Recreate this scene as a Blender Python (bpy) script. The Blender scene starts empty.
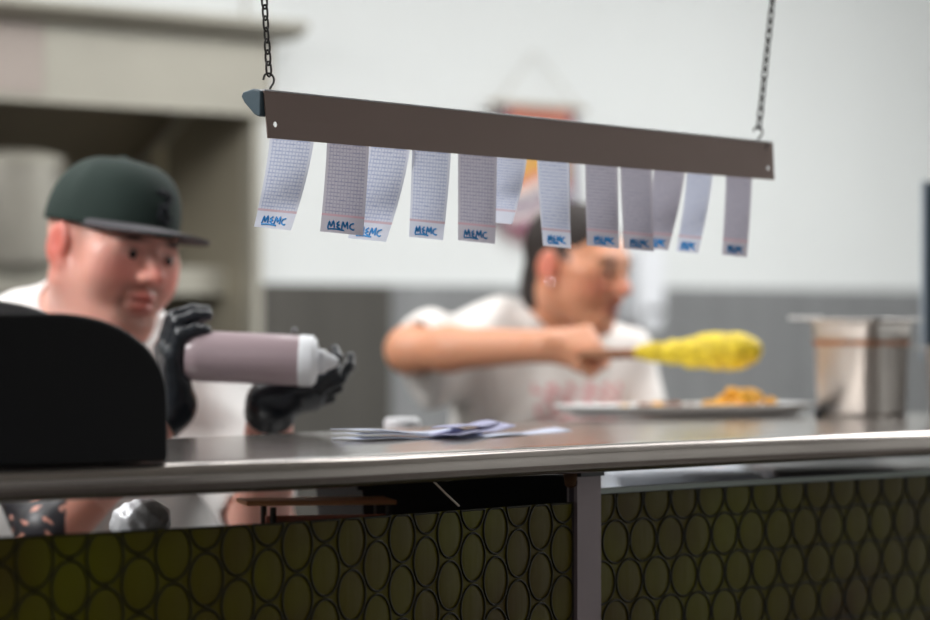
import bpy, bmesh, math, random
import numpy as np
from mathutils import Vector, Matrix
import openvdb

random.seed(4)
rng = np.random.RandomState(7)
SC = bpy.context.scene
COL = SC.collection
F = 3487.0            # focal length in pixels for a 930 px wide frame
CZ = 1.42             # camera height
HY = 322.0            # horizon row

def P(px, py, d):
    return Vector(((px-465.0)/F*d, d, CZ+(HY-py)/F*d))

# ------------------------------------------------------------------ materials
def lin(c):
    out = []
    for v in c:
        v /= 255.0
        out.append(v/12.92 if v <= 0.04045 else ((v+0.055)/1.055)**2.4)
    return tuple(out)+(1.0,)

def new_mat(name):
    m = bpy.data.materials.new(name); m.use_nodes = True
    nt = m.node_tree
    return m, nt, nt.nodes['Principled BSDF']

def mat(name, c, rough=0.5, metal=0.0, var=0.0, scale=8.0, bump=0.0, bscale=60.0, stretch=(1,1,1), coat=0.0, spec=0.5):
    m, nt, b = new_mat(name)
    b.inputs['Base Color'].default_value = lin(c)
    b.inputs['Roughness'].default_value = rough
    b.inputs['Metallic'].default_value = metal
    b.inputs['Coat Weight'].default_value = coat
    b.inputs['Specular IOR Level'].default_value = spec
    tc = nt.nodes.new('ShaderNodeTexCoord')
    mp = nt.nodes.new('ShaderNodeMapping'); mp.inputs['Scale'].default_value = stretch
    nt.links.new(tc.outputs['Object'], mp.inputs['Vector'])
    if var > 0:
        n = nt.nodes.new('ShaderNodeTexNoise'); n.inputs['Scale'].default_value = scale
        n.inputs['Detail'].default_value = 5
        nt.links.new(mp.outputs[0], n.inputs['Vector'])
        r = nt.nodes.new('ShaderNodeValToRGB')
        L = lin(c)
        r.color_ramp.elements[0].position = 0.3; r.color_ramp.elements[1].position = 0.7
        r.color_ramp.elements[0].color = tuple(max(0, x*(1-var)) for x in L[:3])+(1,)
        r.color_ramp.elements[1].color = tuple(min(1, x*(1+var)) for x in L[:3])+(1,)
        nt.links.new(n.outputs['Fac'], r.inputs[0]); nt.links.new(r.outputs[0], b.inputs['Base Color'])
    if bump > 0:
        n2 = nt.nodes.new('ShaderNodeTexNoise'); n2.inputs['Scale'].default_value = bscale
        nt.links.new(mp.outputs[0], n2.inputs['Vector'])
        bp = nt.nodes.new('ShaderNodeBump'); bp.inputs['Strength'].default_value = bump
        bp.inputs['Distance'].default_value = 0.004
        nt.links.new(n2.outputs['Fac'], bp.inputs['Height']); nt.links.new(bp.outputs[0], b.inputs['Normal'])
    return m

def attr_mat(name, rough=0.5, sss=0.0, bump=0.0, spec=0.5):
    m, nt, b = new_mat(name)
    a = nt.nodes.new('ShaderNodeAttribute'); a.attribute_name = 'Col'
    nt.links.new(a.outputs['Color'], b.inputs['Base Color'])
    b.inputs['Roughness'].default_value = rough
    b.inputs['Specular IOR Level'].default_value = spec
    if sss > 0:
        b.inputs['Subsurface Weight'].default_value = sss
        b.inputs['Subsurface Radius'].default_value = (1, .35, .2)
        b.inputs['Subsurface Scale'].default_value = 0.006
    return m

M = {}
M['wall'] = mat('painted_white', (228,231,230), 0.7, var=0.02, scale=2, bump=0.1, bscale=40)
M['ceil'] = mat('ceiling_white', (225,224,220), 0.8)
M['floor'] = mat('quarry_tile', (76,70,66), 0.5, var=0.2, scale=5)
M['steel'] = mat('brushed_steel', (150,149,147), 0.34, 0.85, var=0.10, scale=5, stretch=(1,1,14), bump=0.05)
M['wains'] = mat('wall_cladding', (140,141,142), 0.42, 0.35, var=0.12, scale=3, stretch=(5,5,0.35))
M['hood'] = mat('hood_steel', (172,168,156), 0.5, 0.35, var=0.07, scale=2.5)
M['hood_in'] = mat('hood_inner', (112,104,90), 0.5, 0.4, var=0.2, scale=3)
M['alcove'] = mat('alcove_steel', (160,153,136), 0.5, 0.3, var=0.12, scale=3)
M['range'] = mat('range_dark', (70,67,58), 0.45, 0.3, var=0.15)
M['pot'] = mat('pot_aluminium', (168,164,154), 0.4, 0.4, var=0.08)
M['counter'] = mat('counter_steel', (170,162,156), 0.17, 0.92, var=0.06, scale=6, bump=0.04, bscale=12)
M['rail'] = mat('bronze_rail', (146,126,119), 0.38, 0.35, var=0.03, scale=6)
M['rail_in'] = mat('rail_aluminium', (170,172,176), 0.35, 0.7)
M['endcap'] = mat('end_cap_plastic', (72,90,100), 0.45, bump=0.1)
M['chain'] = mat('chain_steel', (66,64,62), 0.4, 0.7)
M['black'] = mat('black_plastic', (12,12,15), 0.55, spec=0.25, bump=0.05)
M['greyshell'] = mat('grey_shell', (118,116,118), 0.45)
M['post'] = mat('post_paint', (120,106,108), 0.4, 0.25, var=0.06)
M['slot'] = mat('post_slot', (52,36,46), 0.6)
M['rust'] = mat('rusty_bolt', (92,62,36), 0.7, 0.3, var=0.4, scale=60, bump=0.4)
M['ring'] = mat('roundel_ridge', (34,30,14), 0.4, 0.0, spec=.2)
M['captrim'] = mat('glass_cap_strip', (118,124,118), 0.4, 0.5)
M['cap'] = mat('cap_cloth', (26,43,38), 0.85, var=0.06, scale=40, bump=0.2, bscale=600)
M['capdark'] = mat('cap_thread', (10,16,26), 0.8)
M['brim'] = mat('cap_brim', (84,82,86), 0.85)
M['shirt'] = mat('white_cotton', (236,234,232), 0.85, var=0.02, bump=0.2, bscale=300)
M['trouser'] = mat('dark_trousers', (38,38,44), 0.85)
M['shoe'] = mat('black_shoe', (20,20,20), 0.5)
M['glove'] = mat('black_nitrile', (26,31,38), 0.27, var=0.1, bump=0.35, bscale=90, spec=0.6)
M['eye'] = mat('eye_white', (170,150,142), 0.4)
M['iris'] = mat('iris_dark', (30,20,14), 0.15)
M['hair'] = mat('dark_hair', (42,34,31), 0.75, var=0.2, scale=90, bump=0.5, bscale=300)
M['stud'] = mat('ear_stud', (220,220,225), 0.15, 1.0)
M['bottle'] = mat('sauce_in_bottle', (176,156,162), 0.28, var=0.05, scale=10, coat=0.3)
M['whitepl'] = mat('white_plastic', (232,234,238), 0.4)
M['wood'] = mat('stick_wood', (142,92,60), 0.6, var=0.2, scale=30, stretch=(1,1,1))
M['board'] = mat('shelf_wood', (244,172,124), 0.5, var=0.15, scale=10)
M['corn'] = mat('coated_corn', (238,204,44), 0.5, var=0.28, scale=70, bump=0.8, bscale=160)
M['board2'] = mat('red_brown_panel', (196,124,106), .6, var=.15)
M['tray'] = mat('white_tray', (238,238,238), 0.3)
M['food'] = mat('fried_snack', (240,168,48), 0.6, var=0.3, scale=60, bump=0.6, bscale=200)
M['meat'] = mat('browned_filling', (134,86,54), 0.6, var=0.4, scale=80, bump=0.6, bscale=200)
M['pan'] = mat('pan_steel', (196,192,188), 0.36, 0.9, var=0.12, scale=9, stretch=(3,3,.5), bump=0.04, bscale=25)
M['panrust'] = mat('sauce_stain', (176,120,84), 0.5, 0.4, var=0.3, scale=30)
M['navy'] = mat('screen_housing', (34,48,62), 0.4)
M['navy2'] = mat('screen_edge', (150,165,178), 0.3)
M['foil'] = mat('foil', (225,226,230), 0.45, .35, bump=0.5, bscale=60)
M['tub'] = mat('dark_tub', (52,54,56), 0.5)
M['tubw'] = mat('pale_tub', (205,212,222), 0.5)
M['tubg'] = mat('grey_tub', (122,122,124), 0.4, 0.3)
M['straw'] = mat('wire_tie', (226,214,200), .5)
M['rodw'] = mat('driftwood', (160,146,122), 0.8)
M['ink'] = mat('blue_ink', (40,150,220), 0.6)
M['paperb'] = mat('slip_paper', (205,212,232), 0.7, var=0.05, scale=30)
M['paperv'] = mat('slip_paper_violet', (176,176,208), 0.7, var=0.06, scale=30)
M['skin'] = attr_mat('skin', 0.42, sss=0.25)

# roundel glass
def roundel_mat():
    m, nt, b = new_mat('olive_glass')
    tc = nt.nodes.new('ShaderNodeTexCoord')
    n = nt.nodes.new('ShaderNodeTexNoise'); n.inputs['Scale'].default_value = 5.0; n.inputs['Detail'].default_value = 3
    nt.links.new(tc.outputs['Object'], n.inputs['Vector'])
    r = nt.nodes.new('ShaderNodeValToRGB')
    r.color_ramp.elements[0].position = .32; r.color_ramp.elements[1].position = .68
    r.color_ramp.elements[0].color = lin((68,50,12)); r.color_ramp.elements[1].color = lin((90,88,2))
    nt.links.new(n.outputs['Fac'], r.inputs[0]); nt.links.new(r.outputs[0], b.inputs['Base Color'])
    b.inputs['Roughness'].default_value = .42
    b.inputs['Specular IOR Level'].default_value = .12
    n2 = nt.nodes.new('ShaderNodeTexNoise'); n2.inputs['Scale'].default_value = 60
    mp = nt.nodes.new('ShaderNodeMapping'); mp.inputs['Scale'].default_value = (1,1,.15)
    nt.links.new(tc.outputs['Object'], mp.inputs[0]); nt.links.new(mp.outputs[0], n2.inputs['Vector'])
    bp = nt.nodes.new('ShaderNodeBump'); bp.inputs['Strength'].default_value = .35; bp.inputs['Distance'].default_value = .002
    nt.links.new(n2.outputs['Fac'], bp.inputs['Height']); nt.links.new(bp.outputs[0], b.inputs['Normal'])
    return m
M['roundel'] = roundel_mat()

def mth(nt, op, a, b=None, c=None):
    n = nt.nodes.new('ShaderNodeMath'); n.operation = op
    for i, v in enumerate((a, b, c)):
        if v is None: continue
        if isinstance(v, (int, float)): n.inputs[i].default_value = v
        else: nt.links.new(v, n.inputs[i])
    return n.outputs[0]

def ticket_mat(name, paper, line):
    m, nt, b = new_mat(name)
    uv = nt.nodes.new('ShaderNodeUVMap'); uv.uv_map = 'UV'
    sp = nt.nodes.new('ShaderNodeSeparateXYZ'); nt.links.new(uv.outputs[0], sp.inputs[0])
    u, v = sp.outputs[0], sp.outputs[1]      # v = 0 at the top, 1 at the bottom
    rows = mth(nt, 'LESS_THAN', mth(nt, 'FRACT', mth(nt, 'MULTIPLY', v, 25)), 0.36)
    cols = mth(nt, 'LESS_THAN', mth(nt, 'FRACT', mth(nt, 'MULTIPLY', u, 13)), 0.28)
    g = mth(nt, 'MAXIMUM', mth(nt, 'MULTIPLY', rows, .62), mth(nt, 'MULTIPLY', cols, .5))
    nz = nt.nodes.new('ShaderNodeTexNoise'); nz.inputs['Scale'].default_value = 9
    mp = nt.nodes.new('ShaderNodeMapping'); mp.inputs['Scale'].default_value = (1.4, 3.2, 1)
    nt.links.new(uv.outputs[0], mp.inputs[0]); nt.links.new(mp.outputs[0], nz.inputs['Vector'])
    g = mth(nt, 'MULTIPLY', g, mth(nt, 'MULTIPLY_ADD', nz.outputs['Fac'], 1.6, -.15))
    body = mth(nt, 'LESS_THAN', v, 0.80)
    edge = mth(nt, 'MULTIPLY', mth(nt, 'GREATER_THAN', u, .06), mth(nt, 'LESS_THAN', u, .93))
    red = mth(nt, 'LESS_THAN', mth(nt, 'ABSOLUTE', mth(nt, 'SUBTRACT', v, .81)), .012)
    g = mth(nt, 'MULTIPLY', mth(nt, 'MULTIPLY', g, body), edge)
    mx = nt.nodes.new('ShaderNodeMix'); mx.data_type = 'RGBA'
    mx.inputs[6].default_value = lin(paper); mx.inputs[7].default_value = lin(line)
    nt.links.new(g, mx.inputs[0])
    mx2 = nt.nodes.new('ShaderNodeMix'); mx2.data_type = 'RGBA'
    mx2.inputs[7].default_value = lin((205,150,160))
    nt.links.new(mx.outputs[2], mx2.inputs[6]); nt.links.new(mth(nt, 'MULTIPLY', red, .6), mx2.inputs[0])
    nt.links.new(mx2.outputs[2], b.inputs['Base Color'])
    b.inputs['Roughness'].default_value = .6
    tr = nt.nodes.new('ShaderNodeBsdfTranslucent'); nt.links.new(mx2.outputs[2], tr.inputs[0])
    ms = nt.nodes.new('ShaderNodeMixShader'); ms.inputs[0].default_value = .5
    out = nt.nodes['Material Output']
    nt.links.new(b.outputs[0], ms.inputs[1]); nt.links.new(tr.outputs[0], ms.inputs[2])
    nt.links.new(ms.outputs[0], out.inputs['Surface'])
    return m
M['ticket'] = ticket_mat('ticket_paper', (222,226,240), (104,130,190))
M['ticket_shade'] = ticket_mat('ticket_paper_shade', (188,184,194), (92,98,140))  # same paper, with shade painted in for the tickets turned from the light

def tapestry_mat():
    m, nt, b = new_mat('woven_cloth')
    uv = nt.nodes.new('ShaderNodeUVMap'); uv.uv_map = 'UV'
    sp = nt.nodes.new('ShaderNodeSeparateXYZ'); nt.links.new(uv.outputs[0], sp.inputs[0])
    u, v = sp.outputs[0], sp.outputs[1]
    tri = mth(nt, 'ABSOLUTE', mth(nt, 'SUBTRACT', u, .5))
    f = mth(nt, 'MULTIPLY_ADD', tri, -.45, v)
    r = nt.nodes.new('ShaderNodeValToRGB'); r.color_ramp.interpolation = 'CONSTANT'
    stops = [(0,(196,120,104)),(.22,(206,150,140)),(.34,(214,168,72)),(.46,(214,140,120)),(.56,(226,222,216)),(.64,(120,96,124)),
             (.72,(214,206,204)),(.80,(150,100,120)),(.9,(176,96,106))]
    e = r.color_ramp.elements
    e[0].position = 0; e[0].color = lin(stops[0][1]); e[1].position = stops[1][0]; e[1].color = lin(stops[1][1])
    for p, c in stops[2:]:
        x = e.new(p); x.color = lin(c)
    nt.links.new(f, r.inputs[0])
    mx = nt.nodes.new('ShaderNodeMix'); mx.data_type = 'RGBA'; mx.inputs[7].default_value = lin((96,82,112))
    nt.links.new(r.outputs[0], mx.inputs[6]); nt.links.new(mth(nt, 'GREATER_THAN', tri, .40), mx.inputs[0])
    nt.links.new(mx.outputs[2], b.inputs['Base Color']); b.inputs['Roughness'].default_value = .9
    return m
M['tapestry'] = tapestry_mat()

# ------------------------------------------------------------------ object helpers
def tag(o, label=None, cat=None, group=None, kind=None):
    if label: o['label'] = label
    if cat: o['category'] = cat
    if group: o['group'] = group
    if kind: o['kind'] = kind
    return o

def thing(name, loc, label, cat, group=None):
    o = bpy.data.objects.new(name, None); COL.objects.link(o)
    o.location = loc; o.empty_display_size = .05
    return tag(o, label, cat, group)

def wloc(o):
    v = Vector(o.location)
    while o.parent is not None:
        o = o.parent; v += Vector(o.location)
    return v

def mk(name, V, Fc, m, parent=None, smooth=True, loc=None, uv=None, col=None):
    """V in world coordinates; the object's origin goes to its parent's (or to loc)."""
    V = np.asarray([tuple(v) for v in V], dtype=float) if not isinstance(V, np.ndarray) else V
    base = wloc(parent) if parent is not None else (Vector(loc) if loc is not None else Vector(V.mean(axis=0)))
    me = bpy.data.meshes.new(name)
    me.from_pydata((V-np.array(base)).tolist(), [], [tuple(int(i) for i in f) for f in Fc])
    me.update()
    if smooth: me.polygons.foreach_set('use_smooth', [True]*len(me.polygons))
    if uv is not None:
        l = me.uv_layers.new(name='UV')
        idx = np.empty(len(me.loops), dtype=np.int32); me.loops.foreach_get('vertex_index', idx)
        l.data.foreach_set('uv', np.asarray(uv, dtype=np.float32)[idx].ravel())
    if col is not None:
        a = me.attributes.new('Col', 'FLOAT_COLOR', 'POINT')
        a.data.foreach_set('color', np.asarray(col, dtype=np.float32).ravel())
    if isinstance(m, (list, tuple)):
        for x in m: me.materials.append(x)
    else: me.materials.append(m)
    o = bpy.data.objects.new(name, me); COL.objects.link(o)
    if parent is not None: o.parent = parent
    else: o.location = base
    return o

class MB:
    def __init__(s): s.v = []; s.f = []
    def add(s, V, Fc):
        b = len(s.v); s.v += [Vector(v) for v in V]; s.f += [tuple(b+i for i in f) for f in Fc]; return s
    def box(s, c, ax, ay, az, bev=0):
        """centre, three half-axis vectors"""
        c = Vector(c); ax = Vector(ax); ay = Vector(ay); az = Vector(az)
        bm = bmesh.new(); bmesh.ops.create_cube(bm, size=2)
        Mx = Matrix((ax, ay, az)).transposed()
        for v in bm.verts: v.co = Mx @ v.co + c
        if bev: bmesh.ops.bevel(bm, geom=list(bm.edges), offset=bev, segments=2, affect='EDGES', profile=.6)
        bmesh.ops.recalc_face_normals(bm, faces=bm.faces)
        bm.verts.index_update()
        s.add([v.co for v in bm.verts], [[v.index for v in f.verts] for f in bm.faces]); bm.free(); return s
    def tube(s, pts, r, n=12, caps=True):
        pts = [Vector(p) for p in pts]; rs = r if isinstance(r, (list, tuple)) else [r]*len(pts)
        rings = []
        t0 = (pts[1]-pts[0]).normalized()
        ref = Vector((0,0,1)) if abs(t0.z) < .9 else Vector((1,0,0))
        nrm = t0.cross(ref).normalized()
        for i, p in enumerate(pts):
            a = pts[max(i-1,0)]; b = pts[min(i+1,len(pts)-1)]
            t = (b-a).normalized()
            nrm = (nrm - t*nrm.dot(t)).normalized(); bn = t.cross(nrm)
            rings.append([p+(nrm*math.cos(k*2*math.pi/n)+bn*math.sin(k*2*math.pi/n))*rs[i] for k in range(n)])
        V = [v for r_ in rings for v in r_]; Fc = []
        for i in range(len(pts)-1):
            for k in range(n):
                k2 = (k+1) % n
                Fc.append((i*n+k, i*n+k2, (i+1)*n+k2, (i+1)*n+k))
        if caps:
            Fc.append(tuple(range(n))[::-1]); Fc.append(tuple((len(pts)-1)*n+k for k in range(n)))
        return s.add(V, Fc)
    def ring(s, pts, r, n=6):
        """closed tube"""
        pts = [Vector(p) for p in pts]; N = len(pts)
        c = sum(pts, Vector())/N
        pn = (pts[0]-c).cross(pts[N//4]-c).normalized()
        V = []
        for i, p in enumerate(pts):
            t = (pts[(i+1) % N]-pts[i-1]).normalized(); o_ = t.cross(pn)
            V += [p+(o_*math.cos(k*2*math.pi/n)+pn*math.sin(k*2*math.pi/n))*r for k in range(n)]
        Fc = [(i*n+k, i*n+(k+1) % n, ((i+1) % N)*n+(k+1) % n, ((i+1) % N)*n+k) for i in range(N) for k in range(n)]
        return s.add(V, Fc)
    def lathe(s, c, prof, axis=(0,0,1), n=40, caps=True):
        """prof: list of (r, h) along the axis"""
        axis = Vector(axis).normalized(); ref = Vector((1,0,0)) if abs(axis.x) < .9 else Vector((0,1,0))
        a = axis.cross(ref).normalized(); b = axis.cross(a); c = Vector(c)
        V = []; Fc = []
        for r, h in prof:
            V += [c+axis*h+(a*math.cos(k*2*math.pi/n)+b*math.sin(k*2*math.pi/n))*r for k in range(n)]
        for i in range(len(prof)-1):
            for k in range(n): Fc.append((i*n+k, i*n+(k+1) % n, (i+1)*n+(k+1) % n, (i+1)*n+k))
        if caps:
            Fc.append(tuple(range(n))[::-1]); Fc.append(tuple((len(prof)-1)*n+k for k in range(n)))
        return s.add(V, Fc)
    def prism(s, poly, off):
        """poly: world points in a plane; extruded by off"""
        n = len(poly); off = Vector(off)
        V = [Vector(p) for p in poly]+[Vector(p)+off for p in poly]
        Fc = [tuple(range(n))[::-1], tuple(range(n, 2*n))]+[(i, (i+1) % n, n+(i+1) % n, n+i) for i in range(n)]
        return s.add(V, Fc)
    def build(s, name, m, parent=None, smooth=True, loc=None, bevel=0, auto=True):
        o = mk(name, s.v, s.f, m, parent, smooth, loc)
        bm = bmesh.new(); bm.from_mesh(o.data); bmesh.ops.recalc_face_normals(bm, faces=bm.faces); bm.to_mesh(o.data); bm.free()
        if bevel:
            b = o.modifiers.new('bevel', 'BEVEL'); b.width = bevel; b.segments = 2; b.limit_method = 'ANGLE'
        if smooth and auto:
            e = o.data; 
            bm = bmesh.new(); bm.from_mesh(e)
            for ed in bm.edges:
                if len(ed.link_faces) == 2 and ed.calc_face_angle(0) > .6: ed.smooth = False
            bm.to_mesh(e); bm.free()
        return o

def grid_faces(nu, nv, close=False):
    Fc = []
    for i in range(nu-1):
        for j in range(nv if close else nv-1):
            j2 = (j+1) % nv
            Fc.append((i*nv+j, i*nv+j2, (i+1)*nv+j2, (i+1)*nv+j))
    return Fc

# ------------------------------------------------------------------ signed distance modelling
class SDF:
    def __init__(s, lo, hi, vox):
        s.lo = np.array(lo, float); s.vox = vox
        s.n = np.ceil((np.array(hi, float)-s.lo)/vox).astype(int)+1
        s.a = np.full(s.n, .1, np.float32)
    def sl(s, lo, hi):
        i0 = np.clip(np.floor((np.array(lo)-s.lo)/s.vox).astype(int), 0, s.n); i1 = np.clip(np.ceil((np.array(hi)-s.lo)/s.vox).astype(int)+1, 0, s.n)
        return i0, i1
    def pts(s, i0, i1):
        return tuple(s.lo[k]+s.vox*np.arange(i0[k], i1[k]).reshape([-1 if j == k else 1 for j in range(3)]) for k in range(3))
    def op(s, lo, hi, f, k, sub=False):
        pad = k+3*s.vox+.004
        i0, i1 = s.sl(np.array(lo)-pad, np.array(hi)+pad)
        if (i1 <= i0).any(): return s
        X, Y, Z = s.pts(i0, i1); b = f(X, Y, Z)
        S = (slice(i0[0], i1[0]), slice(i0[1], i1[1]), slice(i0[2], i1[2]))
        a = s.a[S]
        if sub:
            a = -a
            h = np.clip(.5+.5*(b-a)/k, 0, 1); r = -(b*(1-h)+a*h-k*h*(1-h))
        else:
            h = np.clip(.5+.5*(b-a)/k, 0, 1); r = b*(1-h)+a*h-k*h*(1-h)
        s.a[S] = r
        return s
    def cap(s, A, B, r1, r2=None, k=.012, sub=False):
        A = np.array(A, float); B = np.array(B, float); r2 = r1 if r2 is None else r2; rm = max(r1, r2)
        ba = B-A; bb = float(ba @ ba)+1e-12
        def f(X, Y, Z):
            x, y, z = X-A[0], Y-A[1], Z-A[2]
            h = np.clip((x*ba[0]+y*ba[1]+z*ba[2])/bb, 0, 1)
            return np.sqrt((x-ba[0]*h)**2+(y-ba[1]*h)**2+(z-ba[2]*h)**2)-(r1+(r2-r1)*h)
        return s.op(np.minimum(A, B)-rm, np.maximum(A, B)+rm, f, k, sub)
    def ell(s, C, R, frame=None, k=.012, sub=False):
        """ellipsoid; frame: 3x3 whose columns are the local axes (world), C world"""
        C = np.array(C, float); R = np.array(R, float); Fm = np.eye(3) if frame is None else np.array(frame)
        rm = R.max()
        def f(X, Y, Z):
            x, y, z = X-C[0], Y-C[1], Z-C[2]
            l = [x*Fm[0, i]+y*Fm[1, i]+z*Fm[2, i] for i in range(3)]
            k0 = np.sqrt(sum((l[i]/R[i])**2 for i in range(3))); k1 = np.sqrt(sum((l[i]/R[i]**2)**2 for i in range(3)))+1e-9
            return k0*(k0-1)/k1
        return s.op(C-rm, C+rm, f, k, sub)
    def plane_cut(s, C, N, k=.003):
        """remove what lies on the +N side of the plane through C"""
        N = np.array(N, float); N /= np.linalg.norm(N); C = np.array(C, float)
        def f(X, Y, Z): return -((X-C[0])*N[0]+(Y-C[1])*N[1]+(Z-C[2])*N[2])
        hi = s.lo+s.vox*s.n
        return s.op(s.lo, hi, f, k, True)
    def disp(s, f):
        X, Y, Z = s.pts(np.zeros(3, int), s.n); s.a += f(X, Y, Z).astype(np.float32); return s
    def mesh(s):
        s.a[0], s.a[-1], s.a[:, 0], s.a[:, -1], s.a[:, :, 0], s.a[:, :, -1] = .1, .1, .1, .1, .1, .1
        g = openvdb.FloatGrid(.1); g.copyFromArray(np.ascontiguousarray(s.a))
        p, q = g.convertToQuads(isovalue=0.0)
        p = np.asarray(p, float)*s.vox+s.lo; q = np.asarray(q)
        v = p[q]; c = v.mean(axis=1)-p.mean(axis=0)
        n = np.cross(v[:, 2]-v[:, 0], v[:, 3]-v[:, 1])
        if (c*n).sum() < 0: q = q[:, ::-1]
        return p, q

def Rz(a): return np.array([[math.cos(a), -math.sin(a), 0], [math.sin(a), math.cos(a), 0], [0, 0, 1]])
def head_frame(yaw, pitch, roll=0):
    """columns: right (x), forward (y), up (z). yaw: from facing the camera (-Y) towards +X; pitch: nose down"""
    t = math.radians(yaw); p = math.radians(pitch); r = math.radians(roll)
    f0 = np.array([math.sin(t), -math.cos(t), 0]); up = np.array([0, 0, 1.])
    f = f0*math.cos(p)-up*math.sin(p)
    rt = np.cross(f0, up); u = np.cross(rt, f)
    rt2 = rt*math.cos(r)+u*math.sin(r); u2 = -rt*math.sin(r)+u*math.cos(r)
    return np.stack([rt2, f, u2], axis=1)

class Head:
    def __init__(s, C, yaw, pitch, roll=0, sc=1.0, fat=0.0):
        s.C = np.array(C, float); s.R = head_frame(yaw, pitch, roll); s.s = sc; s.fat = fat
    def w(s, p): return s.C+s.R @ (np.array(p, float)*s.s)
    def loc(s, Pw): return ((Pw-s.C) @ s.R)/s.s
    def build(s, g, mouth_open=0.0):
        S = s.s; w = s.w; fr = s.R; ft = s.fat
        def E(c, r, k=.012, sub=False): g.ell(w(c), np.array(r)*S, fr, k*S, sub)
        def Cp(a, b, r1, r2=None, k=.012, sub=False): g.cap(w(a), w(b), r1*S, (r1 if r2 is None else r2)*S, k*S, sub)
        E((0, -.012, .030), (.074, .094, .083))
        E((0, .028, -.02), (.061+ft*.4, .062, .082), .03)
        for q in (-1, 1):
            Cp((q*.054, -.005, -.045), (q*.022, .058, -.090), .022+ft*.6, .018+ft*.3, .025)
            E((q*(.036+ft*.5), .052, -.026), (.028+ft, .03, .032+ft), k=.02)
            E((q*.046, .045, .0), (.022, .03, .016), k=.02)
        E((0, .064, -.092), (.026, .022, .020), .02)
        if ft > 0: E((0, .02, -.098), (.055, .05, .026), .03)
        Cp((-.036, .074, .024), (.036, .074, .024), .012, k=.02)
        for q in (-1, 1):
            E((q*.031, .099, .004), (.019, .016, .012), .010, True)
            E((q*.031, .074, .003), (.0165, .015, .0135), .004)
            Cp((q*.045, .074, .0088), (q*.018, .084, .0080), .0062, .0056, k=.004)
            Cp((q*.043, .074, -.0055), (q*.019, .082, -.0060), .0040, k=.004)
        Cp((0, .083, .016), (0, .105, -.020), .007, .0105, .010)
        E((0, .108, -.024), (.0115, .012, .010), .006)
        for q in (-1, 1):
            E((q*.0125, .098, -.027), (.0085, .012, .008), .005)
            E((q*.007, .102, -.036), (.0035, .006, .004), .003, True)
        Cp((-.020, .084, -.0525), (0, .095, -.0505), .0055, .0065, .006)
        Cp((.020, .084, -.0525), (0, .095, -.0505), .0055, .0065, .006)
        Cp((-.017, .084, -.066-mouth_open), (.017, .084, -.066-mouth_open), .0065, k=.006)
        E((0, .091, -.066-mouth_open), (.013, .008, .0065), .005)
        E((0, .098, -.0585-mouth_open*.5), (.022, .012, .0018+mouth_open*.6), .003, True)
        E((0, .098, -.080), (.02, .010, .005), .010, True)
        for q in (-1, 1):                                      # ears
            E((q*.079, -.012, -.002), (.009, .019, .032), .006)
            E((q*.0755, -.022, -.002), (.010, .016, .024), .008)
            E((q*.090, -.008, .004), (.006, .010, .019), .004, True)
            E((q*.078, .0, -.028), (.006, .008, .009), .005)
    def colours(s, Pw, skin, ear=None, lips=None, stubble=None, brow=None, cheek=None):
        L = s.loc(Pw); n = len(Pw)
        c = np.tile(np.array(lin(skin)), (n, 1))
        def blend(cc, wgt):
            nonlocal c
            cc = np.array(lin(cc)); wgt = np.clip(wgt, 0, 1)[:, None]; c = c*(1-wgt)+cc*wgt
        def blob(ctr, r): return np.exp(-(((L-np.array(ctr))/np.array(r))**2).sum(1))
        near = (np.abs(L) < .2).all(1).astype(float)
        if cheek:
            for q in (-1, 1): blend(cheek, near*.6*blob((q*.045, .07, -.022), (.025, .04, .022)))
            blend(cheek, near*.7*blob((0, .112, -.022), (.016, .02, .016)))
        if ear:
            for q in (-1, 1): blend(ear, near*.9*blob((q*.085, -.01, 0), (.014, .028, .04)))
        if stubble:
            m1 = blob((0, .09, -.043), (.03, .03, .009))+blob((0, .075, -.088), (.035, .03, .016))+blob((.028, .085, -.065), (.01, .02, .02))+blob((-.028, .085, -.065), (.01, .02, .02))
            blend(stubble, near*m1*.75)
            for q in (-1, 1): blend(stubble, near*.45*blob((q*.072, .022, .02), (.018, .020, .035)))
        if lips:
            blend(lips, near*1.2*(blob((0, .095, -.0515), (.022, .012, .007))+blob((0, .09, -.067), (.02, .014, .008))))
        if brow:
            for q in (-1, 1): blend(brow, near*1.3*blob((q*.034, .082, .024), (.019, .02, .0055)))
            for q in (-1, 1): blend(brow, near*.55*blob((q*.031, .09, .006), (.017, .02, .007)))
        return c

def eyes(H, root, look=0.0):
    for q in (-1, 1):
        c = H.w((q*.031, .0765, .003))
        mb = MB(); r = .0125*H.s
        mb.lathe(c, [(r*math.sin(t), -r*math.cos(t)) for t in np.linspace(.05, math.pi-.05, 14)], axis=tuple(H.R[:, 1]), n=20)
        e = mb.build('eye', M['eye'], root)
        mb = MB(); c2 = H.w((q*.031+look, .0765+.0118, .0015))
        mb.lathe(c2, [(.0001, .002*H.s), (.0045*H.s, .0012*H.s), (.0062*H.s, 0), (.0062*H.s, -.002*H.s)], axis=tuple(H.R[:, 1]), n=18)
        mb.build('iris', M['iris'], e)

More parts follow.
